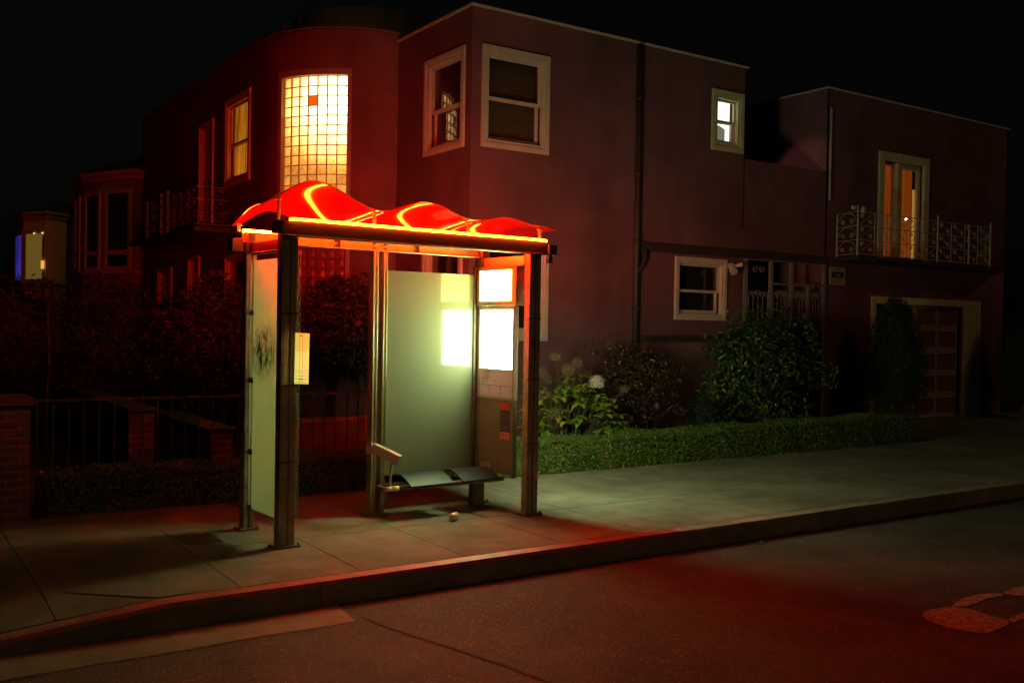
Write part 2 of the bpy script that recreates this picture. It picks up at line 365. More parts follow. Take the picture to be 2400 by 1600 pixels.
def curtain_emis(name, cA, cB, strength, scale=14.0, axis=0):
    """glowing curtain seen through a lit window: fold shading is painted as noise in its emission"""
    m = bpy.data.materials.new(name); m.use_nodes = True; nt = m.node_tree; nt.nodes.clear()
    tc = nt.nodes.new('ShaderNodeTexCoord'); mp = nt.nodes.new('ShaderNodeMapping'); mp.inputs['Scale'].default_value = (scale, scale, 0.9)
    nt.links.new(tc.outputs['Object'], mp.inputs[0])
    n = nt.nodes.new('ShaderNodeTexNoise'); n.inputs['Scale'].default_value = 1.0; n.inputs['Detail'].default_value = 3; nt.links.new(mp.outputs[0], n.inputs['Vector'])
    r = nt.nodes.new('ShaderNodeValToRGB'); r.color_ramp.elements[0].position = .35; r.color_ramp.elements[1].position = .65
    r.color_ramp.elements[0].color = (*cA, 1); r.color_ramp.elements[1].color = (*cB, 1); nt.links.new(n.outputs['Fac'], r.inputs[0])
    e = nt.nodes.new('ShaderNodeEmission'); e.inputs[1].default_value = strength; nt.links.new(r.outputs[0], e.inputs[0])
    o = nt.nodes.new('ShaderNodeOutputMaterial'); nt.links.new(e.outputs[0], o.inputs[0]); return m

def clear_glass(name='clear_glass', tint=(1, 1, 1), rough=0.02, refl=0.10):
    m = bpy.data.materials.new(name); m.use_nodes = True; nt = m.node_tree; nt.nodes.clear()
    tr = nt.nodes.new('ShaderNodeBsdfTransparent'); tr.inputs[0].default_value = (*tint, 1)
    gl = nt.nodes.new('ShaderNodeBsdfGlossy'); gl.inputs['Roughness'].default_value = rough
    fr = nt.nodes.new('ShaderNodeFresnel'); ge = nt.nodes.new('ShaderNodeNewGeometry')
    io = nt.nodes.new('ShaderNodeMapRange'); io.inputs[3].default_value = 1.5; io.inputs[4].default_value = 1 / 1.5; nt.links.new(ge.outputs['Backfacing'], io.inputs[0]); nt.links.new(io.outputs[0], fr.inputs[0])
    mx = nt.nodes.new('ShaderNodeMixShader'); o = nt.nodes.new('ShaderNodeOutputMaterial')
    nt.links.new(fr.outputs[0], mx.inputs[0]); nt.links.new(tr.outputs[0], mx.inputs[1]); nt.links.new(gl.outputs[0], mx.inputs[2]); nt.links.new(mx.outputs[0], o.inputs[0])
    return m
cglass = clear_glass()

def window(parent, Mx, s0, s1, z0, z1, trim=0.10, proud=0.035, kind='dark', meet=0.45, label=None, back=None, sash=0.045, trim_mat=None, depth=0.19):
    """double hung window: opening s0..s1, z0..z1 is the OUTER size of the trim"""
    tm = trim_mat or cream
    f = MB()
    def ring(a, b, c, d, wd, y0, y1):
        f.box(a, b, y0, y1, c, c + wd, Mx); f.box(a, b, y0, y1, d - wd, d, Mx)
        f.box(a, a + wd, y0, y1, c + wd, d - wd, Mx); f.box(b - wd, b, y0, y1, c + wd, d - wd, Mx)
    ring(s0, s1, z0, z1, trim * 0.62, -0.02, proud)
    ring(s0 + trim * .62, s1 - trim * .62, z0 + trim * .62, z1 - trim * .62, trim * .38, -0.05, proud * .45)
    wf = f.build('window', tm, parent, bevel=0.004, seg=1)
    if label: wf['label'] = label
    a, b, c, d = s0 + trim, s1 - trim, z0 + trim, z1 - trim
    zm = c + (d - c) * meet
    fs = MB()
    def ringS(a, b, c, d, wd, y0, y1):
        fs.box(a, b, y0, y1, c, c + wd * 1.3, Mx); fs.box(a, b, y0, y1, d - wd, d, Mx)
        fs.box(a, a + wd, y0, y1, c + wd * 1.3, d - wd, Mx); fs.box(b - wd, b, y0, y1, c + wd * 1.3, d - wd, Mx)
    ringS(a, b, zm - sash * .5, d, sash * .7, -0.075, -0.045)
    ringS(a, b, c, zm + sash * .5, sash, -0.115, -0.085)
    fs.build('sash', tm, wf, bevel=0.003, seg=1)
    p = MB()
    p.add([Mx @ Vector(q) for q in ((a, -.06, zm), (b, -.06, zm), (b, -.06, d), (a, -.06, d), (a, -.10, c), (b, -.10, c), (b, -.10, zm), (a, -.10, zm))], [(0, 1, 2, 3), (4, 5, 6, 7)])
    p.build('pane', cglass, wf)
    bk = MB(); bk.add([Mx @ Vector(q) for q in ((a - .02, -depth, c - .02), (b + .02, -depth, c - .02), (b + .02, -depth, d + .02), (a - .02, -depth, d + .02))], [(0, 1, 2, 3)])
    if back == 'blind':
        bk = MB(); nsl = int((d - c) / 0.028)
        for k in range(nsl):
            z = c + (k + .5) * (d - c) / nsl
            bk.add([Mx @ Vector(q) for q in ((a, -.150, z - .011), (b, -.150, z - .011), (b, -.166, z + .013), (a, -.166, z + .013))], [(0, 1, 2, 3)])
        bk.build('blind', blind_m, wf)
        bk = MB(); bk.add([Mx @ Vector(q) for q in ((a - .02, -.22, c - .02), (b + .02, -.22, c - .02), (b + .02, -.22, d + .02), (a - .02, -.22, d + .02))], [(0, 1, 2, 3)])
        bk.build('dark_room', glass_dark, wf)
    elif back is None:
        bk.build('dark_room', glass_dark, wf)
    else:
        bk.build('curtain', back, wf)
    return wf

YF = 11.0
house = thing('corner_house', 'mauve stucco two storey corner house with a glass block window behind the bus shelter', 'house', (6.7, 11, 0))
def hpart(o): return world_parent(o, house)
MF = plane_frame((0, YF, 0), (1, 0, 0), (0, -1, 0))            # front: local x = world X
MS = plane_frame((6.7, 0, 0), (0, 1, 0), (-1, 0, 0))           # side of the front block: local x = world Y
MW = plane_frame((5.2, 0, 0), (0, 1, 0), (-1, 0, 0))           # long side wall of the rear block
def H(s0, s1, z0, z1, t=0.10): return (s0 + t * .5, s1 - t * .5, z0 + t * .5, z1 - t * .5)
W_UP = (6.853, 7.956, 4.02, 5.373); W_SM = (11.10, 11.81, 4.465, 5.417); W_LOW = (10.383, 11.492, 1.788, 2.76); W_CORN = (6.90, 7.989, 1.45, 2.80)
W_SU = (11.15, 12.245, 4.02, 5.36); W_SL = (11.15, 12.245, 1.45, 2.80)
W_FR = (15.33, 16.85, 2.98, 4.93); W_GAR = (15.24, 18.66, 0.0, 2.27)
W_YEL = (15.24, 16.51, 3.90, 5.37); W_DW = (17.15, 18.0, 3.35, 5.20); W_L1 = (19.76, 20.83, 1.5, 2.70); W_L2 = (17.9, 18.62, 1.5, 2.83); W_L3 = (15.39, 16.42, 1.5, 2.755)
fb = MB()
wall(fb, MF, 6.7, 11.87, 0, 5.84, [H(*W_UP), H(*W_SM), H(*W_LOW), H(*W_CORN)])
wall(fb, MF, 11.87, 13.89, 2.86, 4.40, [])
wall(fb, MF, 13.89, 19.6, 0, 5.83, [H(*W_FR), (15.3, 18.6, -0.01, 2.2)])
wall(fb, MS, 11.0, 13.11, 0, 5.84, [H(*W_SU), H(*W_SL)])
# roof deck, terrace and inner faces
fb.box(6.72, 11.85, 11.26, 18, 5.60, 5.70); fb.box(11.85, 11.87, 11.0, 18, 3.3, 5.84)
fb.box(11.87, 13.89, 11.25, 18, 3.4, 3.5); fb.box(13.89, 13.93, 11.0, 18, 0, 5.83)
fb.box(13.93, 19.6, 11.26, 18, 5.6, 5.7); fb.box(19.56, 19.6, 11.0, 18, 0, 5.83)
hpart(fb.build('front_wall', stucco))
# porch recess on the ground floor between the window and the right wing
pr_ = MB(); pr_.box(11.87, 13.89, 12.2, 12.3, 0, 2.86); pr_.box(11.865, 11.88, 11.0, 12.2, 0, 2.86); pr_.box(11.87, 13.89, 11.0, 12.2, 2.86, 2.9)
hpart(pr_.build('porch_recess', stucco))
# rear block: rounded corner, radius 1.5 around (6.7, 14.6), then the long side wall
CC = (6.7, 14.6); RC = 1.5; A0, A1 = -180.0, -90.0
GB0, GB1 = -160.46, -118.9; GZ_U = (3.40, 5.285); GZ_L = (1.60, 3.02)
def cyl_wall(mb, a0, a1, z0, z1, r0=RC, step=2.0):
    n = max(1, int(round((a1 - a0) / step)))
    for i in range(n):
        t0 = R(a0 + (a1 - a0) * i / n); t1 = R(a0 + (a1 - a0) * (i + 1) / n)
        mb.add([(CC[0] + r0 * math.cos(t), CC[1] + r0 * math.sin(t), z) for t, z in ((t0, z0), (t1, z0), (t1, z1), (t0, z1))], [(0, 1, 2, 3)])
ZP = 5.95
cb = MB()
cyl_wall(cb, A0, GB0, 0, ZP); cyl_wall(cb, GB1, A1, 0, ZP)
for z0, z1 in ((0, GZ_L[0]), (GZ_L[1], GZ_U[0]), (GZ_U[1], ZP)): cyl_wall(cb, GB0, GB1, z0, z1)
n0 = len(cb.v)
# weld doubles by rounding handled by smooth-free shading: use many flat steps
top = [(CC[0] + r * math.cos(R(a)), CC[1] + r * math.sin(R(a)), ZP) for r in (RC,) for a in np.linspace(-180, -90, 46)]
topi = [(CC[0] + (RC - .2) * math.cos(R(a)), CC[1] + (RC - .2) * math.sin(R(a)), ZP) for a in np.linspace(-180, -90, 46)]
cb.add(top + topi, [(i, i + 1, 47 + i, 46 + i) for i in range(45)])
me_o = cb.build('rounded_corner', stucco, smooth=True)
import bmesh
bmx = bmesh.new(); bmx.from_mesh(me_o.data); bmesh.ops.remove_doubles(bmx, verts=bmx.verts, dist=1e-4); bmesh.ops.recalc_face_normals(bmx, faces=bmx.faces); bmx.to_mesh(me_o.data); bmx.free()
hpart(me_o)
sb = MB()
wall(sb, MW, 14.6, 22.3, 0, 6.05, [H(*W_YEL), H(*W_DW), H(*W_L1), H(*W_L2), H(*W_L3)])
sb.box(5.22, 11.8, 14.8, 22.3, 5.7, 5.8); sb.box(5.2, 11.8, 22.25, 22.3, 0, 6.05)
hpart(sb.build('side_wall', stucco))
# low roof pavilion set back above the rounded corner
rf = MB(); rf.prism([(7.4 + 1.3 * math.cos(R(a)), 15.6 + 1.3 * math.sin(R(a))) for a in range(-180, 180, 15)], 5.8, 6.75)
hpart(rf.build('roof_pavilion', roof_m))
# parapet cappings: thin pale metal edge
cap = MB(); 
cap.box(6.67, 11.90, 10.97, 11.05, 5.842, 5.872); cap.box(6.67, 6.75, 11.05, 13.11, 5.842, 5.872)
cap.box(13.86, 19.63, 10.97, 11.05, 5.832, 5.86); cap.box(13.86, 13.94, 11.05, 18, 5.832, 5.86)
hpart(cap.build('parapet_capping', cream))
# curved capping course with little vent pegs along the rounded corner
cc = MB()
for r0, r1, z0, z1 in ((RC + .03, RC - .05, ZP + .002, ZP + .03),):
    aa = np.linspace(-180, -90, 46)
    cc.add([(CC[0] + r * math.cos(R(a)), CC[1] + r * math.sin(R(a)), z) for r, z in ((r0, z0), (r0, z1), (r1, z1)) for a in aa],
           [(i, i + 1, 47 + i, 46 + i) for i in range(45)] + [(46 + i, 47 + i, 93 + i, 92 + i) for i in range(45)])
hpart(cc.build('curved_capping', stucco_low))
for a in (-162, -150, -138, -126, -112): 
    x, y = CC[0] + 1.46 * math.cos(R(a)), CC[1] + 1.46 * math.sin(R(a)); pg = MB(); pg.box(x - .012, x + .012, y - .012, y + .012, ZP + .03, ZP + .16); hpart(pg.build('parapet_peg', dark_trim))
# windows
warm_curtain = curtain_emis('amber_curtain', (0.22, 0.065, 0.003), (0.70, 0.22, 0.010), 1.0, 9)
orange_curtain = curtain_emis('orange_curtain', (0.22, 0.038, 0.003), (0.34, 0.062, 0.005), .55, 12)
window(house, MF, *W_UP, trim=0.115, back='blind', meet=0.50, label='upper front window with closed blinds near the corner')
window(house, MS, *W_SU, trim=0.11, back='blind', meet=0.45, label='upper side window with dark blinds')
window(house, MF, *W_LOW, trim=0.10, meet=0.46, label='small ground floor window, dark inside')
window(house, MF, *W_CORN, trim=0.115, meet=0.5, label='ground floor window half hidden behind the shelter')
window(house, MS, *W_SL, trim=0.11, meet=0.5)
window(house, MW, *W_YEL, trim=0.13, back=warm_curtain, meet=0.47, label='side window glowing amber through curtains', proud=0.03, depth=.125)
window(house, MW, *W_L1, trim=0.09); window(house, MW, *W_L2, trim=0.07); window(house, MW, *W_L3, trim=0.10)
window(house, MW, *W_DW, trim=0.11, label='dark balcony window of the side wall')
for o in list(house.children):
    if o.name.startswith('window'): world_parent(o, house)
# the blind of the side window is lit through its far corner by the glass block hall
sm = window(house, MF, *W_SM, trim=0.13, meet=0.50, back=emis('white_room', (0.95, 1.0, 0.80), 1.6), label='small brightly lit bathroom window', sash=.05, trim_mat=mat('olive_trim', (0.66, 0.58, 0.38), .5, .1, 9)); world_parent(sm, house)
# furnishings visible through the lower sash of the lit window
q = MB(); q.box(11.20, 11.56, -11.15, -11.14, 4.60, 4.86); q = MB(); q.add([(11.235, 11.165, 4.62), (11.575, 11.165, 4.62), (11.575, 11.165, 4.86), (11.44, 11.165, 4.91), (11.235, 11.165, 4.845)], [(0, 1, 2, 3, 4)])
o = q.build('mirror', emis('mirror_glow', (0.30, 0.36, 0.24), 0.45), sm);  # mirror's dim reflection is painted as flat emission
o.matrix_parent_inverse = Matrix()

# glass block windows in the rounded corner
def glass_blocks(z0, z1, lit, name, label):
    fr = MB(); aw = 2.6; rr = RC + 0.02
    def arc_box(a0, a1, zz0, zz1, ri, ro, mb=fr, step=1.5):
        n = max(1, int(math.ceil((a1 - a0) / step)))
        for i in range(n):
            t0, t1 = R(a0 + (a1 - a0) * i / n), R(a0 + (a1 - a0) * (i + 1) / n)
            P = [(CC[0] + r * math.cos(t), CC[1] + r * math.sin(t), z) for z in (zz0, zz1) for r in (ri, ro) for t in (t0, t1)]
            mb.add(P, [(0, 1, 3, 2), (4, 6, 7, 5), (2, 3, 7, 6), (0, 4, 5, 1), (0, 2, 6, 4), (1, 5, 7, 3)])
    arc_box(GB0 - 3.2, GB0, z0 - .09, z1 + .09, RC - .05, rr); arc_box(GB1, GB1 + 2.2, z0 - .09, z1 + .09, RC - .05, rr)
    arc_box(GB0, GB1, z1, z1 + .09, RC - .05, rr); arc_box(GB0, GB1, z0 - .09, z0, RC - .05, rr)
    wf = fr.build('window', MATS['dark_cream'], None, bevel=0); world_parent(wf, house); wf['label'] = label
    mo = MB(); pitch = 0.1425; nc = 7; da = (GB1 - GB0) / nc
    zt = z1
    nrow = int(round((z1 - z0) / pitch)); pz = (z1 - z0) / nrow
    gap = 0.055
    for i in range(nc + 1):
        a = GB0 + da * i; arc_box(max(GB0, a - da * gap), min(GB1, a + da * gap), z0, z1, RC - .09, RC - .035, mo, 3)
    for j in range(nrow + 1):
        z = z0 + pz * j; arc_box(GB0, GB1, max(z0, z - pz * .045), min(z1, z + pz * .045), RC - .088, RC - .036, mo, 3)
    mo.build('mortar_grid', MATS['mortar_lit'] if lit else MATS['mortar'], wf)
    for i in range(nc):
        for j in range(nrow):
            red = lit and i == 3 and j == nrow - 3
            bl = MB(); a0 = GB0 + da * (i + gap); a1 = GB0 + da * (i + 1 - gap); b0 = z0 + pz * (j + .05); b1 = z0 + pz * (j + .95)
            G = 6; vs = []
            for v in range(G + 1):
                for u in range(G + 1):
                    fu = u / G; fv = v / G; e = min(fu, 1 - fu, fv, 1 - fv) * 2
                    r = RC - .055 + .022 * min(1, e * 1.7)
                    t = R(a0 + (a1 - a0) * fu); vs.append((CC[0] + r * math.cos(t), CC[1] + r * math.sin(t), b0 + (b1 - b0) * fv))
            bl.add(vs, [(v * (G + 1) + u, v * (G + 1) + u + 1, (v + 1) * (G + 1) + u + 1, (v + 1) * (G + 1) + u) for v in range(G) for u in range(G)])
            o = bl.build('glass_block', MATS['block_red'] if red else (MATS['block_lit'] if lit else MATS['block_dark']), wf, smooth=True)
            if red: o['label'] = 'single red glass block'
    return wf
mat('dark_cream', (0.34, 0.25, 0.21), 0.6, 0.1, 9); mat('mortar', (0.16, 0.10, 0.08), 0.9, 0.1, 20)
m_ = mat('mortar_lit', (0.16, 0.10, 0.08), 0.9); m_.node_tree.nodes['Principled BSDF'].inputs['Emission Color'].default_value = (1, .22, .02, 1); m_.node_tree.nodes['Principled BSDF'].inputs['Emission Strength'].default_value = .22  # emission stands in for room light bleeding through the joints
def block_lit():
    m = bpy.data.materials.new('block_lit'); m.use_nodes = True; nt = m.node_tree; b = nt.nodes['Principled BSDF']
    tc = nt.nodes.new('ShaderNodeTexCoord')
    n = nt.nodes.new('ShaderNodeTexNoise'); n.inputs['Scale'].default_value = 26; n.inputs['Detail'].default_value = 2; n.inputs['Distortion'].default_value = 1.5; nt.links.new(tc.outputs['Object'], n.inputs['Vector'])
    # no lamp behind: a hot spot is painted into the emission at middle right
    vm = nt.nodes.new('ShaderNodeVectorMath'); vm.operation = 'DISTANCE'; vm.inputs[1].default_value = (5.98, 13.60, 4.86); nt.links.new(tc.outputs['Object'], vm.inputs[0])
    mr = nt.nodes.new('ShaderNodeMapRange'); mr.inputs[1].default_value = 0.15; mr.inputs[2].default_value = 1.15; mr.inputs[3].default_value = 7.5; mr.inputs[4].default_value = 0.80
    mr.interpolation_type = 'SMOOTHSTEP'; nt.links.new(vm.outputs['Value'], mr.inputs[0])
    mr2 = nt.nodes.new('ShaderNodeMapRange'); mr2.inputs[1].default_value = 0.3; mr2.inputs[2].default_value = 0.7; mr2.inputs[3].default_value = 0.55; mr2.inputs[4].default_value = 1.35; nt.links.new(n.outputs['Fac'], mr2.inputs[0])
    mu0 = nt.nodes.new('ShaderNodeMath'); mu0.operation = 'MULTIPLY'; nt.links.new(mr.outputs[0], mu0.inputs[0]); nt.links.new(mr2.outputs[0], mu0.inputs[1])
    oi = nt.nodes.new('ShaderNodeObjectInfo'); mr3 = nt.nodes.new('ShaderNodeMapRange'); mr3.inputs[3].default_value = .72; mr3.inputs[4].default_value = 1.2; nt.links.new(oi.outputs['Random'], mr3.inputs[0])
    lw = nt.nodes.new('ShaderNodeLayerWeight'); lw.inputs[0].default_value = .5; mr4 = nt.nodes.new('ShaderNodeMapRange'); mr4.inputs[1].default_value = .35; mr4.inputs[2].default_value = .95; mr4.inputs[3].default_value = 1.0; mr4.inputs[4].default_value = .35; nt.links.new(lw.outputs['Facing'], mr4.inputs[0])  # emission painted dimmer where a block curves away
    mu1 = nt.nodes.new('ShaderNodeMath'); mu1.operation = 'MULTIPLY'; nt.links.new(mr3.outputs[0], mu1.inputs[0]); nt.links.new(mr4.outputs[0], mu1.inputs[1])
    mu = nt.nodes.new('ShaderNodeMath'); mu.operation = 'MULTIPLY'; nt.links.new(mu0.outputs[0], mu.inputs[0]); nt.links.new(mu1.outputs[0], mu.inputs[1])
    b.inputs['Base Color'].default_value = (.3, .25, .18, 1); b.inputs['Roughness'].default_value = .2
    cr = nt.nodes.new('ShaderNodeValToRGB'); cr.color_ramp.elements[0].color = (1, .64, .26, 1); cr.color_ramp.elements[1].color = (1, .40, .06, 1); cr.color_ramp.elements[0].position = .25; cr.color_ramp.elements[1].position = .95
    nt.links.new(vm.outputs['Value'], cr.inputs[0]); nt.links.new(cr.outputs[0], b.inputs['Emission Color']); nt.links.new(mu.outputs[0], b.inputs['Emission Strength']); MATS['block_lit'] = m
block_lit()
def block_dark():
    m = mat('block_dark', (0.30, 0.10, 0.20), 0.12, 0.2, 20, 0.9, 30, spec=0.8)
block_dark()
m_ = mat('block_red', (0.6, 0.05, 0.01), 0.2); m_.node_tree.nodes['Principled BSDF'].inputs['Emission Color'].default_value = (1, .12, .004, 1); m_.node_tree.nodes['Principled BSDF'].inputs['Emission Strength'].default_value = .85
glass_blocks(*GZ_U, True, 'upper', 'tall curved glass block window glowing warm white')
glass_blocks(*GZ_L, False, 'lower', 'unlit lower glass block window')

# french door on the balcony of the right wing
t = MB()
def ringM(mb, Mx, a, b, c, d, wd, y0, y1):
    mb.box(a, b, y0, y1, d - wd, d, Mx); mb.box(a, a + wd, y0, y1, c, d - wd, Mx); mb.box(b - wd, b, y0, y1, c, d - wd, Mx)
ringM(t, MF, 15.33, 16.85, 2.98, 4.93, .15, -.03, .04)
fd = t.build('balcony_door', MATS['olive_trim'], bevel=.004, seg=1); hpart(fd)
t = MB(); ringM(t, MF, 15.48, 15.99, 2.98, 4.78, .05, -.16, -.12); ringM(t, MF, 16.05, 16.70, 2.98, 4.78, .09, -.11, -.06); t.box(15.99, 16.05, -.16, -.05, 2.98, 4.78, MF)
t.build('door_frame', MATS['olive_trim'], fd)
t = MB(); t.add([MF @ Vector(q) for q in ((15.50, -.165, 2.9), (16.02, -.165, 2.9), (16.02, -.165, 4.74), (15.50, -.165, 4.74), (16.14, -.125, 3.05), (16.54, -.125, 3.05), (16.54, -.125, 4.69), (16.14, -.125, 4.69))], [(0, 1, 2, 3), (4, 5, 6, 7)])
t.build('orange_curtain', orange_curtain, fd)
t = MB(); t.add([MF @ Vector(q) for q in ((16.56, -.13, 3.0), (16.64, -.13, 3.0), (16.64, -.13, 4.35), (16.56, -.13, 4.35))], [(0, 1, 2, 3)])
t.build('light_gap', emis('gap_glow', (0.9, .42, .08), .38), fd)
t = MB(); t.add([MF @ Vector(q) for q in ((15.4, -.24, 2.9), (16.8, -.24, 2.9), (16.8, -.24, 4.85), (15.4, -.24, 4.85))], [(0, 1, 2, 3)])
t.build('dark_room', glass_dark, fd)
t = MB(); t.tube([MF @ Vector((16.36, -.14, 3.78)), MF @ Vector((16.36, -.10, 3.78))], .018, 8); t.build('lamp_bulb', emis('bulb', (1, .9, .7), 8), fd)

# garage door: glazed panels
t = MB(); ringM(t, MF, 15.20, 18.70, 0, 2.30, .13, -.04, .03); t.box(18.10, 18.57, -.04, .02, 0, 2.17, MF)
gd = t.build('garage_door', MATS['olive_trim'], bevel=.004, seg=1); hpart(gd)
t = MB(); cols = 4; rws = 5
gx0, gx1, gz0, gz1 = 15.33, 18.10, 0.02, 2.17
for k in range(cols + 1):
    x = gx0 + (gx1 - gx0) * k / cols; t.box(max(gx0, x - .05), min(gx1, x + .05), -.15, -.10, gz0, gz1, MF)
for k in range(rws + 1):
    z = gz0 + (gz1 - gz0) * k / rws; t.box(gx0, gx1, -.148, -.098, max(gz0, z - .065), min(gz1, z + .065), MF)
t.build('door_grid', mat('garage_paint', (0.42, 0.30, 0.18), .5, .1, 8), gd, bevel=.004, seg=1)
t = MB(); t.add([MF @ Vector(q) for q in ((gx0, -.13, gz0), (gx1, -.13, gz0), (gx1, -.13, gz1), (gx0, -.13, gz1))], [(0, 1, 2, 3)]); t.build('door_panel', mat('garage_panel', (0.26, 0.09, 0.05), .4, .15, 5), gd)

# belt trims, ledge and pipes
t = MB(); t.box(9.66, 13.89, -.02, .05, 2.80, 2.93, MF); hpart(t.build('belt_course', dark_trim, bevel=.006))
t = MB(); t.box(9.71, 11.87, -.02, .13, 1.455, 1.545, MF); hpart(t.build('wall_ledge', dark_trim, bevel=.008))
t = MB(); t.box(9.9, 11.87, -.02, .09, 0.0, 1.452, MF); hpart(t.build('plinth', stucco_low))
t = MB(); t.tube([(9.56, 10.94, 5.80), (9.56, 10.94, .1)], .045, 12)
for z in (5.0, 3.9, 2.9, 1.9, .9): t.tube([(9.56, 10.94, z), (9.56, 10.94, z + .05)], .055, 12)
dp = t.build('drainpipe', dark_trim, smooth=True); hpart(dp)
t = MB(); t.tube([(9.72, 10.93, 2.82), (9.72, 10.93, 2.66), (9.66, 10.935, 2.56), (9.58, 10.94, 2.48)], .03, 8); t.build('branch_pipe', dark_trim, dp, smooth=True)
t = MB(); t.tube([(13.93, 10.95, 5.5), (13.93, 10.95, 3.9)], .02, 8); hpart(t.build('conduit', iron))
# iron porch grille with scrolls, and a handrail
t = MB(); GY = 10.98
for x in (11.92, 12.52, 13.02, 13.45, 13.86): t.box(x - .035, x + .035, GY - .02, GY + .02, 0, 2.85 if x < 13.1 or x > 13.7 else 2.42)
t.tube([(12.5, GY, 2.42), (13.9, GY, 2.42)], .018, 6); t.tube([(11.9, GY, 2.80), (13.9, GY, 2.80)], .018, 6)
def scroll(mb, c, r, turns, ax, az_, flip=1, start=0, rad=.008, n=18):
    pts = []
    for i in range(n):
        a = start + flip * turns * 2 * math.pi * i / (n - 1); rr = r * (1 - .8 * i / (n - 1))
        pts.append(Vector(c) + Vector(ax) * (rr * math.cos(a)) + Vector(az_) * (rr * math.sin(a)))
    mb.tube(pts, rad, 5)
for x0, x1, zt in ((11.95, 12.5, 2.75), (12.55, 13.0, 2.38), (13.04, 13.43, 2.38), (13.48, 13.84, 2.38)):
    wdt = x1 - x0
    for k in range(5):
        a = (k - 2) / 2.0; xm = (x0 + x1) / 2
        t.tube([(xm + a * wdt * .12, GY, 1.0), (xm + a * wdt * .25, GY, 1.6), (xm + a * wdt * .42, GY, 2.0), (xm + a * wdt * .40, GY, 2.2)], .008, 5)
        scroll(t, (xm + a * wdt * .34, GY, 2.25), .06, 1.2, (1, 0, 0), (0, 0, 1), 1 if a < 0 else -1, 0 if a > 0 else math.pi)
    scroll(t, (xm - .08, GY, zt - .12), .07, 1.2, (1, 0, 0), (0, 0, 1), 1); scroll(t, (xm + .08, GY, zt - .12), .07, 1.2, (1, 0, 0), (0, 0, 1), -1, math.pi)
hpart(t.build('porch_grille', mat('grey_iron', (.22, .20, .19), .5, .2, 20)))

# balcony of the right wing: slab in the shape seen from below, railing as panels
def rail_panel(mb, A, B, z0, z1, style, rad=.007):
    A = Vector((*A, 0)); B = Vector((*B, 0)); d = (B - A); L = d.length; d.normalize(); U = Vector((0, 0, 1))
    P = lambda s, z: A + d * s + U * z
    for z in (z0 + .0, z0 + (z1 - z0) * .333, z0 + (z1 - z0) * .667, z1): mb.tube([P(0, z), P(L, z)], rad * 1.1, 6)
    nb = max(1, int(round(L / .42)))
    cell = L / nb; hh = (z1 - z0) / 3
    for i in range(nb):
        s0 = i * cell
        if i: mb.tube([P(s0, z0), P(s0, z1)], rad, 5)
        for k in range(3):
            zc = z0 + hh * (k + .5)
            if style == 'C':
                scroll(mb, P(s0 + cell * .28, z0 + hh * k + hh * .3), hh * .22, 1.1, d, U, -1, math.pi)
                scroll(mb, P(s0 + cell * .72, z0 + hh * k + hh * .3), hh * .22, 1.1, d, U, 1, 0)
                mb.tube([P(s0 + cell * (.5 - .42 * math.cos(a)), z0 + hh * (k + .32) + hh * .62 * math.sin(a)) for a in np.linspace(0, math.pi, 9)], rad * .8, 5)
            else:
                mb.tube([P(s0 + cell * .12, z0 + hh * (k + .08)), P(s0 + cell * .88, z0 + hh * (k + .92))] if style == 'D' else [P(s0 + cell * .12, z0 + hh * (k + .92)), P(s0 + cell * .88, z0 + hh * (k + .08))], rad * .7, 5)
                scroll(mb, P(s0 + cell * .25, z0 + hh * (k + .70)), hh * .2, 1.1, d, U, 1, 0); scroll(mb, P(s0 + cell * .75, z0 + hh * (k + .3)), hh * .2, 1.1, d, U, -1, math.pi)
t = MB(); slab = [(14.1, 11.0), (14.1, 10.97), (14.02, 10.42), (14.4, 10.38), (18.1, 10.38), (18.6, 10.42), (19.3, 10.97), (19.3, 11.0)]
t.prism([(14.05, 10.99), (13.95, 10.36), (18.45, 10.36), (19.2, 10.99)], 2.86, 2.93)
hb = t.build('balcony_slab', dark_trim, bevel=.01); hpart(hb)
t = MB(); zr0, zr1 = 2.97, 3.68
rail_panel(t, (14.15, 10.95), (14.0, 10.42), zr0, zr1, 'C'); rail_panel(t, (14.0, 10.42), (16.3, 10.42), zr0, zr1, 'D')
rail_panel(t, (16.3, 10.42), (18.02, 10.42), zr0, zr1, 'E'); rail_panel(t, (18.02, 10.42), (18.6, 10.95), zr0, zr1, 'C')
for x, y in ((14.15, 10.95), (14.0, 10.42), (14.8, 10.42), (16.3, 10.42), (17.3, 10.42), (18.02, 10.42)): t.tube([(x, y, 2.93), (x, y, 3.78 if x in (14.0, 16.3, 18.02) else 3.68)], .016, 6)
hpart(t.build('balcony_railing', iron))
t = MB(); t.prism([(14.12 + .05 * math.cos(a) * (1 if k % 2 else .6), 10.40 + .02 * math.sin(a)) for k, a in enumerate(np.linspace(0, 2 * math.pi, 9)[:-1])], 3.66, 3.76)
hpart(t.build('railing_finial', MATS['olive_trim'])); t = MB(); t.box(13.86, 13.95, 10.42, 10.45, 3.70, 3.76)
hpart(t.build('railing_finial', MATS['olive_trim']))
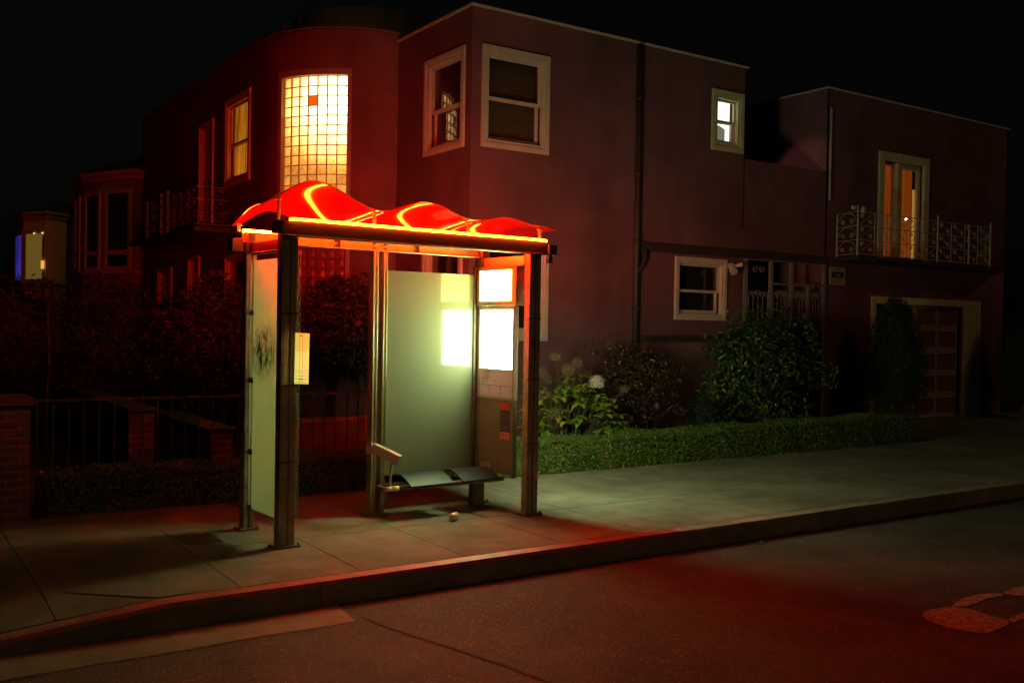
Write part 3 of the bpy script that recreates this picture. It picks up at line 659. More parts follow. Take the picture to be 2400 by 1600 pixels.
# side balcony of the rear block
t = MB(); t.box(4.60, 5.2, 16.2, 20.3, 3.12, 3.20); hpart(t.build('side_balcony_slab', dark_trim, bevel=.01))
t = MB()
rail_panel(t, (4.62, 16.2), (4.62, 17.9), 3.24, 3.86, 'D', .006); rail_panel(t, (4.62, 18.4), (4.62, 19.4), 3.24, 3.86, 'C', .006)
for y in (17.92, 18.38): t.box(4.60, 4.64, y - .03, y + .03, 3.2, 3.95)
for z in (3.3, 3.5, 3.7, 3.85): t.box(4.61, 4.63, 17.92, 18.38, z - .015, z + .015)
t.box(4.60, 4.64, 19.35, 19.41, 3.2, 3.9); rail_panel(t, (4.62, 19.4), (5.18, 19.4), 3.24, 3.86, 'D', .006); rail_panel(t, (5.18, 16.2), (4.62, 16.2), 3.24, 3.86, 'D', .006)
hpart(t.build('side_balcony_railing', MATS['grey_iron']))
# caged lamp inside the terrace that grazes the wing wall
tl = MB(); tl.box(11.88, 11.96, 12.25, 12.40, 4.50, 4.62); tlo = tl.build('terrace_lamp', dark_trim); hpart(tlo)
sp = bpy.data.lights.new('terrace_lamp_bulb', 'SPOT'); spo = bpy.data.objects.new('terrace_lamp_bulb', sp); sc.collection.objects.link(spo)
sp.energy = 22; sp.color = (1, .55, .42); sp.spot_size = R(50); sp.spot_blend = .5; sp.shadow_soft_size = .03
spo.location = (11.99, 12.3, 4.30); spo.rotation_euler = (Vector((11.99, 12.3, 4.3)) - Vector((13.89, 11.45, 4.18))).to_track_quat('Z', 'Y').to_euler()
world_parent(spo, tlo) if False else None
spo.parent = house; spo.matrix_parent_inverse = Matrix.Translation(house.location).inverted()

# things on the wall
t = thing('security_light', 'small white twin floodlight beside the ground floor window', 'floodlight', (11.56, 10.98, 2.66))
m = MB(); m.tube([(0, 0, 0), (0, -.05, 0)], .05, 12); m.build('base', cream, t)
m = MB(); m.tube([(-.03, -.06, -.02), (-.05, -.14, -.10)], [.045, .065], 12); m.build('lamp_head', cream, t)
m = MB(); m.tube([(.04, -.06, .0), (.14, -.13, .03)], [.025, .035], 10); m.build('sensor', cream, t)
t = thing('wall_sign', 'pale notice sign with bold lettering beside the garage', 'sign', (14.23, 10.985, 2.615))
m = MB(); m.box(-.215, .215, -.01, .004, -.155, .155); m.build('sign_board', mat('sign_yellow', (.45, .36, .20), .5, .06, 9), t, bevel=.004)
m = MB(); m.box(-.16, .16, -.0125, -.0102, -.03, .07); m.build('sign_band', black, t)
def text(parent, body, size, loc, rotm, m, name='lettering', align='CENTER'):
    cu = bpy.data.curves.new(name, 'FONT'); cu.body = body; cu.size = size; cu.align_x = align; cu.extrude = .0004
    o = bpy.data.objects.new(name, cu); sc.collection.objects.link(o)
    dg = bpy.context.evaluated_depsgraph_get(); me = bpy.data.meshes.new_from_object(o.evaluated_get(dg)); bpy.data.objects.remove(o); bpy.data.curves.remove(cu)
    o = bpy.data.objects.new(name, me); sc.collection.objects.link(o); me.materials.clear(); me.materials.append(m)
    o.parent = parent; o.matrix_local = Matrix.Translation(loc) @ rotm.to_4x4(); return o
Rfront = Matrix.Rotation(R(90), 3, 'X')
text(t, 'IIII IIIII', .062, (0, -.012, .095), Rfront, black); text(t, 'IIIIIII', .085, (0, -.0135, -.012), Rfront, MATS['sign_yellow'])
for k in range(3): text(t, '- -- - - -- -', .05, (0, -.012, -.08 - .032 * k), Rfront, black)

# ---------------------------------------------------------------- row houses of the side street
def house_bay(name, label, poly, z_sill, z_head, z_corn, z_roof, wallm, trimm, wins, loc, body, extra=None, glow=None):
    root = thing(name, label, 'house', loc)
    b = MB(); b.prism(poly, 0, z_corn); b.prism(body, 0, z_corn + .05); world_parent(b.build('wall', wallm), root)
    n = len(poly)
    def off(d): 
        c = Vector((sum(p[0] for p in poly) / n, sum(p[1] for p in poly) / n)); out = []
        for p in poly:
            v = Vector(p) - c; out.append(tuple(c + v * (1 + d / v.length)))
        return out
    cmb = MB(); cmb.prism(off(.14), z_corn + .052, z_corn + .13); cmb.prism(off(.07), z_corn - .06, z_corn + .051); world_parent(cmb.build('cornice', trimm), root)
    s = MB(); s.prism(off(.09), z_sill - .07, z_sill - .01); world_parent(s.build('sill_course', trimm), root)
    r = MB(); q = off(.12); c = (5.9, sum(p[1] for p in poly) / n, z_roof)
    vs = [(p[0], p[1], z_corn + .14) for p in q] + [c]; r.add(vs, [(i, (i + 1) % n, n) for i in range(n)]); world_parent(r.build('roof', roof_m), root)
    for (i, f0, f1, split, bm) in wins:
        A = Vector((*poly[i], 0)); B = Vector((*poly[i + 1], 0)); e = (B - A); L = e.length; e.normalize(); nn = Vector((e.y, -e.x, 0))
        cen = Vector((sum(p[0] for p in poly) / n, sum(p[1] for p in poly) / n, 0))
        if nn.dot(A - cen) < 0: nn = -nn
        Mx = plane_frame(A, e, nn)
        f = MB(); a, b_, c_, d_ = L * f0, L * f1, z_sill, z_head; wd = .085
        f.box(a, b_, .0, .04, c_, c_ + wd, Mx); f.box(a, b_, .0, .04, d_ - wd, d_, Mx); f.box(a, a + wd, 0, .04, c_ + wd, d_ - wd, Mx); f.box(b_ - wd, b_, 0, .04, c_ + wd, d_ - wd, Mx)
        if split: f.box(a + wd, b_ - wd, 0, .035, c_ + (d_ - c_) * split - .05, c_ + (d_ - c_) * split + .05, Mx)
        wo_ = f.build('window', trimm); world_parent(wo_, root)
        p = MB(); p.add([Mx @ Vector(q) for q in ((a + wd * .5, .012, c_ + wd * .5), (b_ - wd * .5, .012, c_ + wd * .5), (b_ - wd * .5, .012, d_ - wd * .5), (a + wd * .5, .012, d_ - wd * .5))], [(0, 1, 2, 3)])
        p.build('pane', bm, wo_)
    return root
tan_wall = mat('tan_stucco', (.24, .17, .12), .9, .1, 4, .3, 60); tan_trim = mat('tan_trim', (.42, .30, .21), .6, .1, 8)
yel_wall = mat('cream_stucco_lit', (.85, .55, .26), .9, .08, 4, .3, 60); yel_trim = mat('cream_trim', (.55, .40, .22), .6, .1, 8)  # cream wall paled in its colour in place of a nearby street light
house_bay('row_house', 'tan row house with a dark many windowed bay beside the mauve house', [(5.2, 22.3), (4.95, 22.02), (4.50, 22.92), (4.26, 23.70), (4.22, 24.6), (4.5, 25.9), (5.2, 26.8)],
          2.72, 4.47, 4.75, 5.6, tan_wall, tan_trim, [(1, .04, .88, .22, glass_dark), (2, .05, .88, .22, glass_dark), (3, .25, .80, .22, glass_dark)], (5.2, 22.3, 0), [(5.19, 22.32), (11, 22.32), (11, 29.9), (5.19, 29.9)])
def tv_glow():
    m = curtain_emis('blue_tv_glow', (0.01, 0.005, 0.08), (0.07, 0.06, 0.7), .6, 2.2); return m
def lamp_room():
    m = bpy.data.materials.new('lamp_room'); m.use_nodes = True; nt = m.node_tree; nt.nodes.clear()
    e = nt.nodes.new('ShaderNodeEmission'); e.inputs[0].default_value = (.115, .07, .012, 1); e.inputs[1].default_value = 1.0; o = nt.nodes.new('ShaderNodeOutputMaterial'); nt.links.new(e.outputs[0], o.inputs[0]); return m
h3 = house_bay('row_house', 'cream row house at the far left with a lamp in its bay window', [(5.2, 31.4), (5.0, 30.3), (4.40, 29.85), (3.95, 30.75), (3.90, 32.8), (4.3, 34.5), (5.2, 35.2)],
          2.66, 4.10, 4.50, 5.2, yel_wall, yel_trim, [(2, .02, .93, 0, lamp_room()), (3, .02, .60, 0, tv_glow())], (5.2, 31.4, 0), [(5.19, 30), (11, 30), (11, 38), (5.19, 38)])
t = MB(); t.box(4.28, 4.36, 29.80, 29.86, 3.02, 3.25); world_parent(t.build('table_lamp', emis('table_lamp_shade', (1, .5, .04), .9)), h3)
ceil_m = emis('ceiling_spot', (1, .6, .25), 1.5)
for x, y in ((4.15, 30.20), (4.31, 29.86)):
    t = MB(); t.box(x - .02, x + .02, y - .02, y + .02, 4.0, 4.03); world_parent(t.build('ceiling_spot', ceil_m), h3)

# ---------------------------------------------------------------- foliage
def leaves(points, normals, size, aspect=0.5, jitter=0.9, bend=0.25, curl=0.0):
    """one folded leaf (2 quads) per point"""
    n = len(points); pts = np.asarray(points); nr = np.asarray(normals) + rng.normal(0, jitter, (n, 3)); nr /= np.linalg.norm(nr, axis=1, keepdims=True) + 1e-9
    rd = rng.normal(0, 1, (n, 3)); t = np.cross(nr, rd); t /= np.linalg.norm(t, axis=1, keepdims=True) + 1e-9; b = np.cross(nr, t)
    s = size * rng.uniform(.6, 1.3, (n, 1)); w_ = s * aspect
    v = np.empty((n, 6, 3))
    v[:, 0] = pts - t * s * .5; v[:, 1] = pts + b * w_ * .5 + nr * w_ * bend; v[:, 2] = pts + t * s * .1; v[:, 3] = pts + t * s * .55 - nr * s * .12; v[:, 4] = pts - b * w_ * .5 + nr * w_ * bend
    v[:, 5] = pts
    V = v.reshape(-1, 3); F = []
    base = np.arange(n) * 6
    F1 = np.stack([base, base + 1, base + 3], 1); F2 = np.stack([base, base + 3, base + 4], 1)
    return V, np.concatenate([F1, F2])
def mesh_np(name, V, F, m, parent=None):
    me = bpy.data.meshes.new(name); me.vertices.add(len(V)); me.vertices.foreach_set('co', V.astype(np.float32).ravel())
    k = F.shape[1]; me.loops.add(len(F) * k); me.loops.foreach_set('vertex_index', F.astype(np.int32).ravel())
    me.polygons.add(len(F)); me.polygons.foreach_set('loop_start', np.arange(0, len(F) * k, k, dtype=np.int32)); me.polygons.foreach_set('loop_total', np.full(len(F), k, dtype=np.int32))
    me.update(calc_edges=True); me.validate(); me.materials.append(m)
    o = bpy.data.objects.new(name, me); sc.collection.objects.link(o)
    if parent is not None: o.parent = parent
    return o
def noise3(p, f, seed=0):
    return (np.sin(p[:, 0] * f + seed) * np.cos(p[:, 1] * f * 1.3 + seed * 2.1) + np.sin(p[:, 2] * f * 1.7 + p[:, 0] * f * .6 + seed * .7)) * .5

def hedge(name, label, x0, x1, y0, y1, h0, h1, n, size, leafm, core):
    root = thing(name, label, 'hedge', ((x0 + x1) / 2, y0, 0), group=None)
    L = x1 - x0; wdt = y1 - y0
    hfun = lambda x: h0 + (h1 - h0) * (x - x0) / L
    c = MB(); ns = 40
    for i in range(ns):
        xa = x0 + L * i / ns + .03; xb = x0 + L * (i + 1) / ns - .0; hh = hfun((xa + xb) / 2) - .05 + .015 * math.sin(i * 1.7)
        c.box(xa, xb, y0 + .05, y1 - .04, .01, hh)
    world_parent(c.build('branches', core), root)
    # surfaces: front, top, ends
    P = []; N = []
    areas = np.array([L * h0, L * wdt, wdt * h0, wdt * h0]); cnt = (n * areas / areas.sum()).astype(int)
    for k, q in enumerate(cnt):
        u = rng.random(q); v = rng.random(q)
        if k == 0: x = x0 + L * u; p = np.stack([x, np.full(q, y0), hfun(x) * v], 1); nn = np.tile((0, -1, .3), (q, 1))
        elif k == 1: x = x0 + L * u; p = np.stack([x, y0 + wdt * v, hfun(x)], 1); nn = np.tile((0, -.1, 1), (q, 1))
        else: X = x0 if k == 2 else x1; p = np.stack([np.full(q, X), y0 + wdt * u, h0 * v], 1); nn = np.tile((-1 if k == 2 else 1, 0, .2), (q, 1))
        p = p + nn * (rng.normal(0, .012, (q, 1)) + .03 * noise3(p, 7, 2)[:, None])
        P.append(p); N.append(nn)
    P = np.concatenate(P); N = np.concatenate(N)
    # rounded shoulders
    P[:, 1] += np.where(P[:, 2] > hfun(P[:, 0]) - .06, .02, 0)
    q = 500; x = x0 + L * rng.random(q); P = np.concatenate([P, np.stack([x, y0 + wdt * rng.random(q), hfun(x) + rng.random(q) ** 2 * .07], 1)]); N = np.concatenate([N, np.tile((0, -.5, .5), (q, 1))])
    V, F = leaves(P, N, size, .55, .75)
    o = mesh_np('foliage', V, F, leafm); world_parent(o, root); return root

core_m = mat('twig_core', (.018, .022, .012), 1.0, .3, 20)
hedge('box_hedge', 'clipped green box hedge along the sidewalk right of the shelter', 5.25, 13.2, 8.80, 9.35, .325, .385, 74000, .024, hedge_leaf, core_m)
hedge('box_hedge', 'dark low hedge along the sidewalk left of the shelter', 1.32, 5.2, 8.80, 9.25, .33, .34, 36000, .024, hedge_leaf, core_m)

def ellipsoid_bush(name, label, cat, c, rad, n, size, leafm, trunk=None, asp=.5, lump=.18, core=True, jitter=.8, profile=None, clumps=0, group=None, seed=0):
    root = thing(name, label, cat, (c[0], c[1], 0), group=group)
    d = rng.normal(0, 1, (n, 3)); d /= np.linalg.norm(d, axis=1, keepdims=True)
    rr = rng.random((n, 1)) ** .28
    lumpf = 1 + lump * noise3(d * 1.0, 5.0, seed)[:, None] + lump * .6 * noise3(d, 11, seed + 3)[:, None]
    p = d * rr * lumpf
    if profile is not None:
        z = np.clip((p[:, 2] + 1) / 2, 0, 1); k = np.interp(z, profile[0], profile[1]); q = np.sqrt(np.maximum(1e-4, 1 - p[:, 2] ** 2)); p[:, 0] *= k / np.maximum(q, .2); p[:, 1] *= k / np.maximum(q, .2)
    p = p * np.array(rad) + np.array(c)
    keep = p[:, 2] > .02; p = p[keep]; d = d[keep]
    V, F = leaves(p, d * .8 + np.array((0, 0, .3)), size, asp, jitter)
    o = mesh_np('crown', V, F, leafm); world_parent(o, root)
    if core:
        cm = MB(); G = 12
        vs = []
        for i in range(G + 1):
            th = math.pi * i / G
            for k in range(16):
                ph = 2 * math.pi * k / 16; dd = np.array([[math.sin(th) * math.cos(ph), math.sin(th) * math.sin(ph), math.cos(th)]])
                s = .72 * (1 + lump * noise3(dd, 5.0, seed)[0]); z = (dd[0, 2] + 1) / 2; kk = np.interp(z, profile[0], profile[1]) / max(.2, math.sin(th)) if profile is not None else 1.0
                vs.append((c[0] + dd[0, 0] * s * rad[0] * kk, c[1] + dd[0, 1] * s * rad[1] * kk, max(.01, c[2] + dd[0, 2] * s * rad[2])))
        cm.add(vs, [(i * 16 + k, i * 16 + (k + 1) % 16, (i + 1) * 16 + (k + 1) % 16, (i + 1) * 16 + k) for i in range(G) for k in range(16)])
        world_parent(cm.build('inner_branches', core_m, smooth=True), root)
    if trunk:
        t = MB(); z1 = c[2]
        t.tube([(c[0], c[1], 0), (c[0] + .03, c[1], z1 * .5), (c[0], c[1] + .02, z1)], [trunk, trunk * .8, trunk * .5], 8)
        for k in range(5):
            a = k * 1.3; t.tube([(c[0], c[1], z1 * (.45 + .08 * k)), (c[0] + rad[0] * .5 * math.cos(a), c[1] + rad[1] * .5 * math.sin(a), z1 + rad[2] * .3)], [trunk * .5, trunk * .2], 6)
        world_parent(t.build('trunk', bark, smooth=True), root)
    return root
ellipsoid_bush('round_shrub', 'large round green shrub in front of the porch grille', 'shrub', (11.35, 10.02, 1.08), (1.16, .62, .80), 8500, .078, shrub_leaf, .05, lump=.30, seed=1)
ellipsoid_bush('small_shrub', 'small dark ball shrub against the mauve plinth', 'shrub', (10.35, 10.25, .38), (.34, .30, .30), 1600, .05, dark_leaf, None, lump=.1, seed=2)
ellipsoid_bush('russet_shrub', 'wispy brownish shrub behind the pale hydrangea flowers', 'shrub', (8.95, 10.3, .85), (.80, .45, .66), 4200, .055, brown_leaf, .03, lump=.28, core=False, seed=5)
cyp = ([0, .15, .5, .8, 1], [.75, .95, .92, .62, .12])
ellipsoid_bush('cypress', 'tall dark conical topiary in front of the garage door', 'tree', (14.65, 10.1, 1.22), (.62, .55, 1.10), 12000, .045, dark_leaf, .05, lump=.04, profile=cyp, seed=3)
ellipsoid_bush('cypress', 'dark conical topiary at the right edge beyond the garage', 'tree', (18.75, 10.1, 1.22), (.72, .55, 1.10), 8000, .045, dark_leaf, .05, lump=.04, profile=cyp, seed=4)
# bushes of the left garden
ellipsoid_bush('spiky_conifer', 'dark spiky conifer low at the far left edge', 'tree', (1.45, 14.2, 1.35), (1.35, .9, .80), 9000, .11, dark_leaf, .06, asp=.18, lump=.12, seed=8)
ellipsoid_bush('garden_bush', 'dark leafy bush below the bay windows left of the shelter', 'bush', (3.0, 14.6, 1.0), (1.3, 1.0, 1.05), 9000, .085, dark_leaf, .05, lump=.25, seed=9)
ellipsoid_bush('garden_bush', 'tall dark bush below the amber window left of the shelter', 'bush', (4.15, 13.3, 1.15), (.95, .9, 1.05), 9000, .08, tree_leaf, .05, lump=.25, seed=10)
ellipsoid_bush('garden_tree', 'red lit leafy tree seen through the shelter under the glass blocks', 'tree', (5.55, 11.85, 1.62), (.95, .8, .62), 11000, .085, tree_leaf, .06, lump=.25, core=False, seed=12)
t = thing('tall_twig_plant', 'thin leafy twig rising before the cream row house', 'plant', (2.02, 13.6, 0))
m = MB(); m.tube([(0, 0, 0), (.03, 0, 1.2), (.01, 0, 2.0), (.06, 0, 2.22)], [.02, .014, .01, .004], 6); m.build('stem', bark, t)
P = np.array([(.02 + rng.normal(0, .07), rng.normal(0, .05), 1.65 + .55 * rng.random()) for _ in range(70)]); V, F = leaves(P, np.tile((0, 0, 1), (70, 1)), .11, .35, 1.0); mesh_np('foliage', V, F, dark_leaf, t)

# hydrangea: broad leaves in whorls on stems, flower heads
t = thing('hydrangea', 'broad leaved hydrangea with pale mophead flowers right of the shelter', 'plant', (7.45, 9.75, 0)); hy = t
P = []; N = []; st = MB(); hl_V = []; hl_F = []
def big_leaf(base, dirv_, nrm, L_, W_):
    d = Vector(dirv_).normalized(); nrm = Vector(nrm); s = d.cross(nrm).normalized(); nn = s.cross(d).normalized()
    k = len(hl_V); m_ = 5
    prof = [0.05, .75, 1.0, .8, .45, 0.02]
    for i in range(m_ + 1):
        f = i / m_; c = Vector(base) + d * L_ * f - nn * (L_ * .35 * f * f)
        w2 = W_ * prof[i] * .5
        hl_V.extend([tuple(c - s * w2 + nn * w2 * .35), tuple(c), tuple(c + s * w2 + nn * w2 * .35)])
    for i in range(m_):
        a = k + i * 3; hl_F.extend([(a, a + 3, a + 4, a + 1), (a + 1, a + 4, a + 5, a + 2)])
for i in range(190):
    a = rng.random() * 2 * math.pi; r = math.sqrt(rng.random()); x = r * math.cos(a) * .72; y = r * math.sin(a) * .42 - .05
    z = .35 + .85 * rng.random() * (1 - .45 * r) * (1.0 if x < .2 else .75)
    tip = Vector((x, y, z)); st.tube([(x * .3, y * .3, 0), (x * .7, y * .7, z * .6), tuple(tip)], [.008, .006, .004], 5)
    nl = 5 if rng.random() < .7 else 3; a0 = rng.random() * 6
    for k in range(nl):
        aa = a0 + k * 2 * math.pi / nl; L_ = rng.uniform(.10, .165)
        big_leaf(tip, (math.cos(aa), math.sin(aa), rng.uniform(-.1, .45)), (0, 0, 1), L_, L_ * .62)
me = bpy.data.meshes.new('leaves'); me.from_pydata(hl_V, [], hl_F); me.update(); me.materials.append(hyd_leaf)
me.polygons.foreach_set('use_smooth', [True] * len(me.polygons))
o = bpy.data.objects.new('leaves', me); sc.collection.objects.link(o); o.parent = hy
st.build('stems', bark, hy)
def flower(c, r, m, n=150):
    mb = MB()
    for i in range(n):
        ph = math.acos(1 - 1.6 * (i + .5) / n); th = i * 2.39996
        d = Vector((math.sin(ph) * math.cos(th), math.sin(ph) * math.sin(th), math.cos(ph))); c_ = Vector(c) + d * r * random.uniform(.86, 1.06)
        u = d.orthogonal().normalized(); v = d.cross(u); s = r * .13
        for k in range(4):
            a = k * math.pi / 2 + i; e = u * math.cos(a) + v * math.sin(a); f_ = d.cross(e)
            mb.add([c_, c_ + e * s * .8 + f_ * s * .45 + d * s * .25, c_ + e * s * 1.25 + d * s * .1, c_ + e * s * .8 - f_ * s * .45 + d * s * .25], [(0, 1, 2, 3)])
    o = mb.build('flower_head', m, hy); return o
flower((.10, -.42, .97), .10, petal, 130)
for p, r in (((-.22, -.25, 1.12), .085), ((.02, -.12, 1.20), .075), ((-.45, 0, 1.08), .09), ((.72, -.2, .86), .065), ((.68, -.25, .40), .08), ((-.5, -.35, .60), .085), ((-.12, .1, 1.27), .07), ((-.35, -.15, 1.28), .07), ((-.60, .05, 1.0), .08), ((.15, .05, 1.10), .07), ((-.3, .1, 1.0), .08), ((.35, .1, 1.02), .06), ((-.52, -.2, .82), .08), ((.9, -.1, .45), .07)):
    flower(p, r, petal_dry, 70)
    sm_s = MB(); sm_s.tube([(p[0] * .4, p[1] * .4, p[2] * .35), (p[0] * .8, p[1] * .8, p[2] * .8), p], [.007, .005, .004], 5); sm_s.build('flower_stem', bark, hy)

# ---------------------------------------------------------------- left garden: pillar, fence, brick walls
t = thing('brick_pillar', 'red brick pillar with a rounded cap at the left end of the hedge', 'pillar', (.88, 9.0, 0))
m = MB(); m.box(-.34, .31, -.24, .30, 0, .93); m.build('shaft', brick, t, bevel=.006)
m = MB(); m.box(-.38, .35, -.28, .34, .932, 1.0); m.build('cap', brick, t, bevel=.02, seg=3)
m = MB(); m.tube([(-.15, 0, 1.0), (-.15, 0, 1.06), (-.15, 0, 1.12), (-.15, 0, 1.16)], [.09, .06, .075, .02], 12); m.build('finial', patch_m, t, smooth=True)
t = thing('iron_fence', 'thin black iron fence behind the left hedge', 'fence', (3.2, 9.33, 0))
m = MB(); m.tube([(-1.9, 0, .93), (2.3, 0, .93)], .014, 6); m.tube([(-1.9, 0, .30), (2.3, 0, .30)], .012, 6)
m.build('rail', iron_d, t)
for k in range(int(4.2 / .127)):
    m = MB(); x = -1.88 + .127 * k; m.tube([(x, 0, .02), (x, 0, .93)], .0075, 5); m.build('picket', iron_d, t)
t = thing('brick_planter', 'low brick planter wall stepping back through the left garden', 'wall', (2.45, 11.5, 0))
m = MB(); m.box(-.12, .12, -1.1, 2.2, 0, .70); m.build('wall_run', brick, t); m = MB(); m.box(-.15, .15, -1.13, 2.23, .702, .75); m.build('coping', dark_trim, t, bevel=.01)
t = thing('brick_planter', 'low brick planter wall nearest the shelter, lit red at its end', 'wall', (3.15, 10.9, 0))
m = MB(); m.box(-.12, .12, -.9, 1.6, 0, .50); m.build('wall_run', brick, t); m = MB(); m.box(-.15, .15, -.93, 1.63, .502, .55); m.build('coping', dark_trim, t, bevel=.01)
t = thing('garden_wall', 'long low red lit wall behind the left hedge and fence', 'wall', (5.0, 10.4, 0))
gw = mat('wall_red_glow', (.55, .14, .10), .8, .25, 6, .4, 50, stain=.4); m = MB(); m.box(-1.1, 1.65, -.08, .08, 0, .52); m.build('wall_run', gw, t); m = MB(); m.box(-1.13, 1.65, -.11, .11, .522, .57); m.build('coping', gw, t, bevel=.01)  # red neon light is put into the wall colour
t = thing('orange_notice', 'small orange notice board on a stake beside the rear shelter post', 'sign', (4.63, 9.6, 0))
m = MB(); m.box(-.012, .012, -.01, .01, 0, .80); m.build('stake', bark, t)
m = MB(); m.box(-.07, .08, -.018, -.011, .42, .68); m.build('board', mat('orange_board', (.75, .22, .08), .6, .1, 12), t)

# ---------------------------------------------------------------- the bus shelter (local frame: x along the street, y towards the houses)
SH = thing('bus_shelter', 'glowing bus shelter with wavy red canopy, frosted glass and lit map case on the sidewalk', 'bus shelter', (2.665, 6.86, 0), 0.056)
def post(x0, x1, y0, y1, ztop, m=alu, rib=True, plate=True, bolts=True, label=None):
    b = MB()
    # extruded profile: two flanges and a web with a groove
    xm = (x0 + x1) / 2; w_ = x1 - x0
    b.box(x0, x0 + w_ * .42, y0, y1, .02, ztop); b.box(x1 - w_ * .42, x1, y0, y1, .02, ztop); b.box(x0 + w_ * .42, x1 - w_ * .42, y0 + .014, y1 - .014, .02, ztop)
    b.box(x0 + w_ * .10, x0 + w_ * .14, y0 - .004, y0, .02, ztop); b.box(x1 - w_ * .14, x1 - w_ * .10, y0 - .004, y0, .02, ztop)
    p = b.build('post', m, SH, bevel=.003, seg=2)
    if plate:
        q = MB(); q.box(x0 - .035, x1 + .035, y0 - .035, y1 + .03, 0.001, .018)
        for dx in (x0 - .02, x1 + .02): q.tube([(dx, y0 - .02, .018), (dx, y0 - .02, .034)], .009, 6)
        q.build('base_plate', alu_d, p, bevel=.002, seg=1)
    if bolts:
        q = MB()
        for z in [.13, .18, .23, .28, .33] + [1.19, 1.72, .80]:
            for dx in (x0 + w_ * .38, x1 - w_ * .05): q.tube([(dx, y0 - .001, z), (dx, y0 - .008, z)], .0055, 6)
        q.build('bolt', bolt_m, p)
        for z in (.63, 1.19, 1.72):
            q = MB(); q.box(x0 - .006, x1 + .006, y0 - .006, y0 + .02, z - .012, z + .004); q.build('clamp_band', alu_d, p)
    return p
post(-.098, .026, -.042, .045, 2.30)                 # front left
post(2.195, 2.318, -.035, .040, 2.30)                 # front right
post(-.075, .010, .69, .77, 2.28)                    # back left
post(1.065, 1.115, .70, .78, 2.28, alu_b, bolts=False)  # back middle pair
post(1.165, 1.205, .70, .78, 2.28, alu_b, bolts=False, plate=False)
b = MB(); b.box(1.115, 1.165, .745, .775, .30, 2.28); b.build('post_web', alu_d, SH)
post(2.19, 2.27, .70, .79, 2.28, alu_d, bolts=False)
# beams
def ibeam(x0, x1, yc, z0, z1, m, name='beam', depth=.05, lip=.008):
    b = MB(); b.box(x0, x1, yc - .006, yc + .006, z0, z1); b.box(x0, x1, yc - depth / 2, yc + depth / 2, z0 - lip, z0); b.box(x0, x1, yc - depth / 2, yc + depth / 2, z1, z1 + lip)
    return b.build(name, m, SH, bevel=.0015, seg=1)
fbm = MB(); fbm.box(-.105, 2.36, -.072, -.052, 2.285, 2.380); fbm.box(-.105, 2.36, -.088, .0, 2.277, 2.285); fbm.box(-.105, 2.36, -.072, -.055, 2.380, 2.386)
fbm.build('front_beam', mat('dark_beam_paint', (.028, .012, .011), .5, .2, 14, .1, 100), SH, bevel=.002, seg=1)
bk = MB(); bk.box(-.10, 2.30, .715, .735, 2.282, 2.348); bk.box(-.10, 2.30, .69, .735, 2.274, 2.282); bk.box(-.10, 2.30, .70, .795, 2.348, 2.355)  # top flange widened to shield the garden from the rear tube
bb = bk.build('back_beam', alu_b, SH, bevel=.002, seg=1)
for x in (1.075, 1.185):
    for z in (2.30, 2.335): q = MB(); q.tube([(x, .716, z), (x, .700, z)], .011, 8); q.build('bolt', alu_d, bb)
for x in (.735, 1.51):
    q = MB(); q.box(x, x + .010, .69, .716, 2.285, 2.345); q.build('stiffener_plate', alu_d, bb)
    for z in (2.297, 2.335): q = MB(); q.tube([(x - .02, .716, z), (x - .02, .70, z)], .010, 8); q.build('bolt', alu_d, bb)
for x0, m in ((-.052, alu_d), (2.19, alu_b)):
    q = MB(); q.box(x0, x0 + .016, .04, .70, 2.19, 2.268); q.box(x0 - .012, x0 + .03, .04, .70, 2.182, 2.19); q.build('side_beam', m, SH, bevel=.002, seg=1)
for x in (-.045, 2.205):
    q = MB(); q.box(x - .03, x + .03, .655, .715, 2.19, 2.345); q.build('corner_bracket', alu_d, SH, bevel=.003)
q = MB(); q.box(2.36, 2.45, -.09, -.04, 2.275, 2.365); q.box(2.36, 2.40, -.09, -.04, 2.20, 2.275); q.build('junction_box', alu_d, SH, bevel=.003)
q = MB(); q.box(-.20, -.11, .66, .76, 2.20, 2.30); q.build('junction_box', alu_d, SH, bevel=.003)

# neon tubes
neon = emis('neon_tube_light', (1.0, 0.095, 0.0025), 88.0); neon_b = emis('neon_tube_light_rear', (1.0, 0.010, 0.0005), 1750.0)
q = MB(); q.tube([(-.06, -.078, 2.396), (-.02, -.081, 2.400), (2.31, -.081, 2.400), (2.335, -.081, 2.394)], .0105, 10); q.build('neon_tube', neon, SH, smooth=True)['label'] = 'long bright neon tube along the front beam'
q = MB(); q.tube([(-.10, .69, 2.358), (-.095, .705, 2.366), (-.06, .715, 2.3665), (.10, .718, 2.3665), (2.2, .718, 2.3665)], .0105, 10); q.build('neon_tube', neon_b, SH, smooth=True)['label'] = 'neon tube along the back beam'
q = MB(); q.box(-.185, -.108, -.09, -.04, 2.285, 2.385); q.build('junction_box', alu_d, SH, bevel=.003)

# canopy
TR = [-.13, .66, 1.54, 2.30]
FRONT = [(-.32, 2.485), (.12, 2.690), (.69, 2.520), (1.10, 2.622), (1.56, 2.517), (1.88, 2.566), (2.22, 2.522), (2.50, 2.500)]
BACK = [(-.16, 2.405), (.20, 2.555), (.66, 2.42), (1.08, 2.50), (1.54, 2.405), (1.88, 2.46), (2.22, 2.41), (2.50, 2.39)]
def prof(P, u):
    if u <= P[0][0]: return P[0][1]
    for (a, za), (b, zb) in zip(P[:-1], P[1:]):
        if u <= b: return za + (zb - za) * (.5 - .5 * math.cos(math.pi * (u - a) / (b - a)))
    return P[-1][1]
def cz(u, v):
    f = (v + .10) / .97; g = f * f * (3 - 2 * f) * .55 + f * .45
    return prof(FRONT, u) * (1 - g) + prof(BACK, u) * g + .018 * math.sin(math.pi * max(0, min(1, f)))
NU, NV = 150, 40
cv = []
